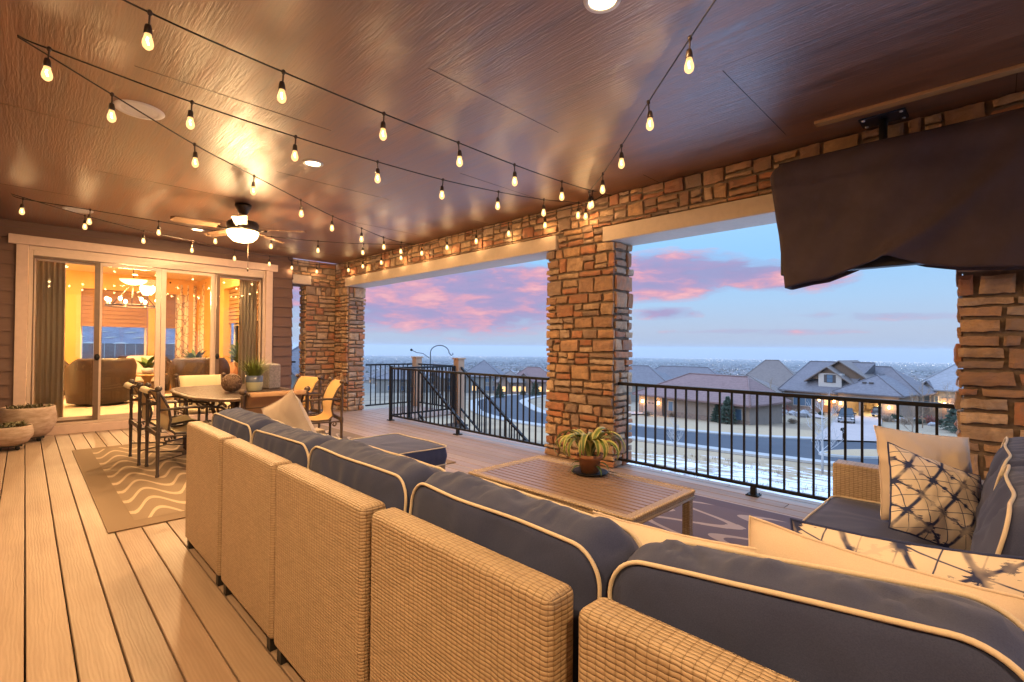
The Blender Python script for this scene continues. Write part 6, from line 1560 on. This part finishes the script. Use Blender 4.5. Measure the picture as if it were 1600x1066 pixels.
for k in range(3000):
    dd = math.exp(rc.uniform(math.log(420), math.log(1900))); a = R(rc.uniform(-4, 72)); x, y = dd * math.cos(a), dd * math.sin(a); z = zg(x, y) - 1; L = T(x, y, z) @ RZ(rc.uniform(0, 3.14))
    if rc.random() < .45:
        w_, d_, h_ = rc.uniform(6, 9), rc.uniform(4.5, 6), rc.uniform(3.5, 6); mbE.box((-w_, -d_, 0), (w_, d_, h_), L); e_ = .7; rz2 = h_ + rc.uniform(2.5, 3.8)
        q = [L @ Vector(p) for p in ((-w_ - e_, -d_ - e_, h_), (w_ + e_, -d_ - e_, h_), (w_ + e_, d_ + e_, h_), (-w_ - e_, d_ + e_, h_), (-w_ * .45, 0, rz2), (w_ * .45, 0, rz2))]
        mbF.add(q, ((0, 1, 5, 4), (1, 2, 5), (2, 3, 4, 5), (3, 0, 4)))
    else:
        s_t = rc.uniform(1.6, 3.4); mbG.lathe([(.05, .5), (s_t, s_t * .9), (s_t * .7, s_t * 1.9), (.05, s_t * 2.8)], (x, y, z), 6)
struct(mbE.build('distant_house_walls', noisy('far_stucco', (.20, .18, .165), (.33, .29, .26), .02, .9, b=0)), 'stuff'); struct(mbF.build('distant_roofs', noisy('far_shingles', (.10, .09, .095), (.24, .205, .20), .012, .9, b=0)), 'stuff'); struct(mbG.build('distant_yard_trees', noisy('far_yard_trees', (.05, .05, .035), (.12, .10, .08), .02, .9, b=0)), 'stuff')
struct(mbA.build('distant_city', noisy('far_roofs', (.10, .10, .115), (.19, .185, .195), .004, .9, b=0)), 'stuff')
struct(mbD.build('distant_city_walls', noisy('far_pale_walls', (.26, .26, .28), (.40, .39, .40), .004, .9, b=0)), 'stuff')
struct(mbB.build('distant_trees', noisy('far_trees', (.045, .055, .05), (.09, .09, .08), .004, .9, b=0)), 'stuff')
struct(mbC.build('distant_city_lights', mat('far_lights', (1, .9, .8), .5, emit=(1, .84, .64), es=5.0)), 'stuff')

# ------------------------------------------------------------------ vegetation on the lots
MT['twig'] = noisy('pale_aspen_bark', (.52, .52, .54), (.36, .35, .35), 9, .85, b=.1)
MT['brush'] = noisy('dry_brush', (.24, .17, .12), (.38, .29, .21), 4, .9, b=0)
MT['redbrush'] = noisy('red_brush', (.20, .07, .055), (.28, .11, .08), 4, .9, b=0)
MT['conifer'] = noisy('conifer_needles', (.030, .048, .030), (.055, .075, .045), 2.5, .8, b=0)
MT['bark'] = noisy('brown_bark', (.10, .07, .05), (.16, .12, .09), 6, .9)
def bare_tree(x, y, h, lab, seed, mt='twig', grp='bare young trees by the road'):
    r = random.Random(seed); t = thing('bare_tree', lab, 'tree', (x, y, zg(x, y)), 0, grp); mb = MB(); br = MB()
    mb.tube([(0, 0, -.2), (.02, 0, h * .35), (-.02, .02, h * .7), (0, 0, h)], [.07, .055, .035, .008], 7); mb.build('trunk', MT[mt], t)
    def grow(p, d, L, rad, lv):
        q = p; P = [p]; 
        for k in range(4): d = (d + Vector((r.uniform(-.12, .12), r.uniform(-.12, .12), .14))).normalized(); q = q + d * L / 4; P.append(q)
        br.tube(P, [rad, rad * .8, rad * .6, rad * .45, rad * .25], 4, caps=False)
        if lv:
            for k in range(4):
                i = r.choice((1, 2, 3)); dd = (d + Vector((r.uniform(-.8, .8), r.uniform(-.8, .8), r.uniform(-.1, .5)))).normalized(); grow(P[i], dd, L * .55, rad * .55, lv - 1)
    for k in range(17):
        a = r.uniform(0, 6.28); z = h * (.22 + .72 * k / 17); L = h * .36 * (1 - .72 * (z / h)) + .15; grow(Vector((0, 0, z)), Vector((math.cos(a), math.sin(a), .55)).normalized(), L, .026 * (1.3 - z / h), 2)
    br.build('crown', MT[mt], t)
bare_tree(33.9, 7.5, 4.6, 'small white bare tree on the snow, in front of the driveway', 1)
bare_tree(34.3, 17.1, 2.4, 'smaller white bare tree on the snow, below the rose roofed house', 2)
bare_tree(64.5, 6.3, 5.2, 'brown bare tree right of the driveway, beyond the road', 3, 'brush')
bare_tree(88.0, 7.5, 6.4, 'tall bare tree between the big house and the pale roofed one', 4, 'brush')
bare_tree(90, 27.5, 6.0, 'tall bare tree left of the big house window', 5, 'brush')
for i, (x, y, h) in enumerate([(101, 36, 5.5), (84, 33, 5.0), (112, 24, 7.0), (108, 6, 6.5), (104, 2, 6.0), (120, 100, 7.0), (112, 118, 7.0), (96, 130, 7.0), (78, 118, 6.0)]):
    bare_tree(x, y, h, 'bare brown tree among the houses across the road', 40 + i, 'brush', 'bare brown trees among the houses')
bare_tree(70.0, 29.0, 3.0, 'bare bushy tree in the yard left of the big conifer', 6, 'brush')
def conifer(x, y, h, w, lab, seed, grp='dark conifers across the road'):
    r = random.Random(seed); t = thing('conifer', lab, 'tree', (x, y, zg(x, y)), 0, grp)
    mb = MB(); mb.tube([(0, 0, -.3), (0, 0, h * .9)], [.12, .02], 7); mb.build('trunk', MT['bark'], t); mb = MB()
    for k in range(2600):
        s = r.random() ** .8; z = h * (.06 + .93 * s); R_ = w / 2 * (1 - s) ** .75 * r.uniform(.45, 1.08) * (1 + .25 * math.sin(s * 40 + 3 * math.sin(z))); a = r.uniform(0, 6.28)
        c = Vector((math.cos(a) * R_, math.sin(a) * R_, z - R_ * .25)); d = Vector((math.cos(a), math.sin(a), r.uniform(-.4, .35))).normalized(); L = r.uniform(.12, .30); sd = d.cross(Vector((0, 0, 1))).normalized() * L * .35; n_ = Vector((0, 0, L * .3))
        mb.add([c - d * L * .3, c + sd, c + d * L, c - sd, c + n_], ((0, 1, 4), (1, 2, 4), (2, 3, 4), (3, 0, 4)))
    mb.build('crown', MT['conifer'], t)
conifer(65.8, 25.4, 3.6, 2.2, 'dark conifer by the rose roofed house, the larger of the pair', 1)
conifer(67.2, 27.3, 2.4, 1.7, 'dark conifer by the rose roofed house, the smaller of the pair', 2)
conifer(85.0, 3.0, 4.6, 3.6, 'dark conifer in front of the orange lit porch', 3)
conifer(88.5, 4.2, 3.4, 3.0, 'low spreading conifer left of the orange lit porch', 4)
conifer(80, 84, 3.4, 2.6, 'dark conifer by the far bend of the road', 5)
conifer(96, 87, 4.0, 3.0, 'dark conifer before the lit houses beyond the bend', 6)
conifer(47.6, 33.6, 1.7, 1.6, 'dark round bush at the foot of the middle column view', 8)
def shrub(x, y, h, w, lab, seed, mt='brush', grp='low shrubs in the yards across the road'):
    r = random.Random(seed); t = thing('shrub', lab, 'shrub', (x, y, zg(x, y) + .05), 0, grp); mb = MB()
    for k in range(190):
        a = r.uniform(0, 6.28); e = r.uniform(.15, 1.5); d = Vector((math.cos(a) * math.cos(e), math.sin(a) * math.cos(e), math.sin(e))); L = r.uniform(.6, 1.0)
        b = Vector((r.uniform(-.2, .2) * w, r.uniform(-.2, .2) * w, 0)); tip = b + Vector((d.x * w / 2 * L, d.y * w / 2 * L, d.z * h * L)); m_ = b.lerp(tip, .5) + Vector((r.uniform(-.1, .1), r.uniform(-.1, .1), .05)); sd = Vector((-d.y, d.x, .3)) * .035
        mb.add([b, m_ + sd, tip, m_ - sd, tip + Vector((r.uniform(-.15, .15), r.uniform(-.15, .15), r.uniform(-.05, .12)))], ((0, 1, 2, 3), (1, 4, 2)))
    mb.build('twigs', MT[mt], t); return t
shr = random.Random(9)
labs = ['dry tan shrub', 'pale bushy grass clump', 'grey brown shrub']
spots = [(97.5, 27.6, 1.3, 2.6, 'redbrush', 'dark red shrub in front of the big house left corner'), (72, 33, 1.0, 2.0, 'brush', 'dry shrub right of the rose house garage'), (71.5, 31.0, 1.1, 2.2, 'brush', 'dry shrub below the stone base of the rose house'), (73.0, 28.8, .9, 1.8, 'redbrush', 'reddish low shrub between the rose house and the conifers'),
         (69.0, 34.8, .8, 1.6, 'brush', 'dry clump at the rose house garage corner'), (66.5, 37.5, .8, 1.8, 'brush', 'dry clump on the rose house lawn, nearest the driveway'), (91, 23.6, .9, 2.0, 'brush', 'dry shrub by the big house front path'), (93.5, 12.2, 1.0, 2.0, 'brush', 'dry shrub right of the big garage'),
         (92.0, 9.6, 1.0, 2.4, 'brush', 'dry shrub halfway between the big garage and the pale roofed house'), (95.0, 7.2, 1.4, 2.4, 'redbrush', 'reddish shrub before the pale roofed house'), (90.0, 1.0, 1.2, 2.6, 'brush', 'dry shrub near the right edge of the opening'), (88, 25.6, .8, 1.8, 'redbrush', 'reddish shrub among the boulders left of the front path'), (76, 20.4, .7, 1.6, 'brush', 'dry clump left of the driveway')]
for x, y, h, w, mt_, lab in spots: shrub(x, y, h, w, lab, int(x * 7 + y), mt_)
def beds(pts, n, lab, grp, sp, hh, mts, seed):
    r = random.Random(seed)
    for k in range(n):
        f = r.random() * (len(pts) - 1); i = int(f); u = f - i; x = pts[i][0] * (1 - u) + pts[i + 1][0] * u + r.uniform(-sp, sp); y = pts[i][1] * (1 - u) + pts[i + 1][1] * u + r.uniform(-sp, sp)
        shrub(x, y, hh * r.uniform(.6, 1.3), hh * r.uniform(1.2, 2.4), lab, int(seed * 100 + k), r.choice(mts), grp)
beds([(95.5, 22), (94.5, 26), (95, 31), (91, 34)], 16, 'low dry shrub in the planting bed of the big house', 'planting bed shrubs of the big house', 1.6, .8, ('brush', 'redbrush', 'conifer', 'brush'), 3)
beds([(72.5, 33.5), (75, 30), (79, 27), (86, 30)], 16, 'low dry shrub in the planting bed of the rose roofed house', 'planting bed shrubs of the rose roofed house', 1.8, .8, ('brush', 'redbrush', 'brush'), 5)
beds([(95, 11.5), (96.5, 8), (99, 4), (98, 0)], 18, 'low dry shrub in the bed between the big house and the pale roofed house', 'bed shrubs at the pale roofed house', 2.2, .9, ('brush', 'redbrush', 'conifer', 'brush'), 7)
beds([(118, 118), (124, 112), (108, 96), (100, 92)], 14, 'bush in front of the lit houses beyond the bend', 'bushes before the lit houses', 5, 1.5, ('brush', 'conifer'), 9)
# dry grass tufts poking through the snow on the near slope
tf = MB(); r = random.Random(31)
for k in range(2600):
    dd = 7 + 30 * r.random() ** .7; a = R(r.uniform(-6, 74)); x, y = dd * math.cos(a), dd * math.sin(a)
    if x < 6.2 or noise.noise(Vector((x * .3, y * .12, 7))) < -.05: continue
    z = zg(x, y)
    for q in range(5):
        b = r.uniform(0, 6.28); h = r.uniform(.10, .28); s = Vector((math.cos(b), math.sin(b), 0)); p = Vector((x + r.uniform(-.12, .12), y + r.uniform(-.12, .12), z)); sd = Vector((-s.y, s.x, 0)) * .012
        tf.add([p - sd, p + sd, p + s * h * .6 + Vector((0, 0, h))], ((0, 1, 2),))
struct(tf.build('dry_grass', MT['brush']), 'stuff')
# boulders
def boulder(x, y, s, lab, seed):
    mb = MB(); n, m_ = 12, 8; vs = []
    for j in range(m_ + 1):
        for i in range(n):
            th = math.pi * j / m_; ph = 2 * math.pi * i / n; d = Vector((math.sin(th) * math.cos(ph), math.sin(th) * math.sin(ph), math.cos(th))); q = 1 + .35 * noise.noise(d * 1.6 + Vector((seed, 0, 0))); vs.append(Vector((d.x * s, d.y * s * .8, d.z * s * .6 + s * .25)) * q)
    mb.add(vs, [(j * n + i, j * n + (i + 1) % n, (j + 1) * n + (i + 1) % n, (j + 1) * n + i) for j in range(m_) for i in range(n)])
    o = mb.build('boulder', MT['boulder']); o.location = (x, y, zg(x, y)); tag(o, lab, 'boulder', 'boulders in the big house yard')
MT['boulder'] = noisy('grey_boulder', (.34, .33, .34), (.20, .19, .20), 2, .9, b=.6, bd=.05)
bl = [(88.5, 22.3, 1.3, 'large pale boulder left of the front path of the big house'), (90.2, 24.2, .8, 'boulder just behind the large pale boulder'), (91.5, 26.0, .9, 'boulder under the big house window, left one'), (93.0, 27.0, .8, 'boulder near the red shrub'), (89.5, 27.6, .7, 'boulder at the left end of the yard wall'), (86.5, 25.0, .6, 'small boulder nearest the road left of the path'),
      (94.5, 10.5, .9, 'boulder right of the big garage, nearest the driveway'), (96.0, 9.0, .8, 'boulder beside the bare tree'), (93.0, 6.8, .7, 'boulder at the pale roofed house yard')]
for i, (x, y, s, lab) in enumerate(bl): boulder(x, y, s, lab, i * 3.1)
# mailbox
t = thing('mailbox', 'dark mailbox on a post at the foot of the driveway', 'mailbox', (57.3, 10.9, zg(57.3, 10.9)), R(-100))
mb = MB(); mb.box((-.06, -.06, -.2), (.06, .06, 1.15)); mb.build('post', MT['metal'], t)
mb = MB(); mb.box((-.14, -.3, 1.16), (.14, .3, 1.32)); mb.tube([(0, -.3, 1.32), (0, .3, 1.32)], .14, 12); mb.build('box', MT['metal'], t)
# vehicles
def body_loft(mb, secs):
    """secs: list of (x, [(y,z)...half profile from bottom centre outwards up to the top centre])"""
    n = len(secs[0][1]); vs = []
    for x, pr in secs:
        ring = [(x, y, z) for y, z in pr] + [(x, -y, z) for y, z in reversed(pr)]; vs += ring
    m_ = 2 * n; fs = []
    for i in range(len(secs) - 1):
        for j in range(m_): fs.append((i * m_ + j, i * m_ + (j + 1) % m_, (i + 1) * m_ + (j + 1) % m_, (i + 1) * m_ + j))
    fs.append(tuple(reversed(range(m_)))); fs.append(tuple((len(secs) - 1) * m_ + j for j in range(m_)))
    mb.add(vs, fs)
def wheel(par, x, y, r=.40):
    mb = MB(); mb.lathe([(r * .62, -.12), (r * .95, -.12), (r, -.08), (r, .08), (r * .95, .12), (r * .62, .12)], (x, y, r), 20, RX(R(90))); o = mb.build('wheel', MT['rubber'], par)
    mb = MB(); mb.lathe([(.01, -.10), (r * .6, -.11), (r * .62, 0), (r * .6, .11), (.01, .10)], (x, y, r), 16, RX(R(90))); mb.build('rim', MT['chrome'], o)
MT['chrome'] = mat('silver_trim', (.55, .57, .60), .25, .9)
MT['paint1'] = noisy('dark_blue_car_paint', (.018, .024, .036), (.022, .028, .042), 3, .22, b=0); MT['paint2'] = noisy('grey_car_paint', (.07, .075, .085), (.08, .085, .095), 3, .25, b=0)
MT['carglass'] = mat('car_glass', (.03, .045, .06), .06); MT['tail'] = mat('red_tail_lamp', (.35, .02, .02), .3); MT['headlamp'] = mat('headlamp_glass', (.7, .72, .75), .15)
def vehicle(loc, rz, lab, paint, pickup, cat):
    t = thing('pickup_truck' if pickup else 'parked_suv', lab, cat, loc, rz, 'vehicles at the big house')
    L = 2.9 if pickup else 2.45; W_ = .98; hz = 1.22 if pickup else 1.08; rz_ = 1.92 if pickup else 1.80
    def pr(w, zb, zt): return [(0.0, zb), (w * .86, zb), (w * .98, zb + .15), (w, (zb + zt) / 2), (w * .97, zt - .08), (w * .88, zt), (0.0, zt)]
    mb = MB()
    if pickup: S = [(L, .86, .5, .98), (L - .12, .95, .42, 1.12), (L - .6, W_, .40, 1.18), (L - 1.5, W_, .40, 1.22), (0, W_, .38, 1.2), (-.8, W_, .40, 1.2), (-L + .1, W_, .42, 1.2), (-L, .93, .5, 1.16)]
    else: S = [(L, .82, .5, .88), (L - .15, .92, .40, 1.0), (L - 1.0, W_, .36, 1.05), (0, W_, .34, 1.08), (-L + .3, W_, .36, 1.12), (-L, .90, .42, 1.08)]
    body_loft(mb, [(x, pr(w, a, b)) for x, w, a, b in S]); mb.build('body', MT[paint], t, .04)
    mb = MB(); c0, c1 = (L - 1.55, -.9) if pickup else (L - 1.15, -L + .12)
    def pc(w, zb, zt): return [(0, zb), (w, zb), (w * .93, (zb + zt) / 2), (w * .82, zt - .05), (w * .72, zt), (0, zt)]
    body_loft(mb, [(c0, pc(.86, hz - .06, hz - .0)), (c0 - .65, pc(.90, hz - .06, rz_ - .02)), ((c0 + c1) / 2, pc(.92, hz - .06, rz_)), (c1 + .25, pc(.90, hz - .06, rz_ - .03)), (c1, pc(.88, hz - .06, hz + .1))]); mb.build('cab_glass', MT['carglass'], t, .02)
    mb = MB(); mb.box((c1 + .3, -.64, rz_ - .012), (c0 - .68, .64, rz_ + .025))
    for s in (-1, 1):
        for x in (c0 - .62, (c0 + c1) / 2, c1 + .28): mb.tube([(x, s * .90, hz), (x - (0.02), s * .66, rz_ - .01)], .04, 6)
    mb.build('roof', MT[paint], t, .01)
    for x in (L - .95, -L + 1.05):
        for s in (-1, 1): wheel(t, x, s * .90, .41 if pickup else .37)
    mb = MB(); mb.box((L - .01, -.52, .62), (L + .05, .52, .95)); 
    mb.build('grille', MT['chrome'], t, .01); mb = MB(); mb.box((L - .06, -.92, .40), (L + .10, .92, .58)); mb.box((-L - .08, -.92, .42), (-L + .04, .92, .60)); mb.build('bumper', MT['chrome'], t, .02)
    for s in (-1, 1):
        mb = MB(); mb.box((L - .12, s * .74 - .16, .74), (L + .03, s * .74 + .16, .96)); mb.build('headlight', MT['headlamp'], t, .01)
        mb = MB(); mb.box((-L - .03, s * .82 - .09, .78), (-L + .06, s * .82 + .09, 1.12)); mb.build('tail_light', MT['tail'], t, .01)
        mb = MB(); mb.box((c0 - .45, s * 1.06 - .12, hz), (c0 - .30, s * 1.06 + .12, hz + .22)); mb.build('mirror', MT[paint], t, .02)
    mb = MB(); mb.box((L + .051, -.2, .45), (L + .11, .2, .55)) if pickup else mb.box((-L - .1, -.22, .66), (-L - .03, .22, .80)); mb.build('plate', HM['white'], t)
vehicle((84.6, 15.7, zg(84.6, 15.7) + .22), R(190), 'dark pickup truck parked nose out on the driveway', 'paint1', True, 'pickup truck')
vehicle((103.6, 14.0, -10.08), R(-10), 'grey car parked inside the open lit garage', 'paint2', False, 'car')
# haze
HAZE = True
if HAZE:
    mb = MB(); mb.box((-28500, -28500, -560), (28500, 28500, 40)); hz_ = bpy.data.materials.new('haze'); hz_.use_nodes = True; t = hz_.node_tree; t.nodes.clear()
    v = nn(t, 'ShaderNodeVolumePrincipled'); v.inputs['Color'].default_value = (.93, .96, 1.0, 1); v.inputs['Density'].default_value = 8e-5; v.inputs['Anisotropy'].default_value = .2
    o = nn(t, 'ShaderNodeOutputMaterial'); t.links.new(v.outputs[0], o.inputs['Volume'])
    struct(mb.build('haze', hz_), 'stuff')
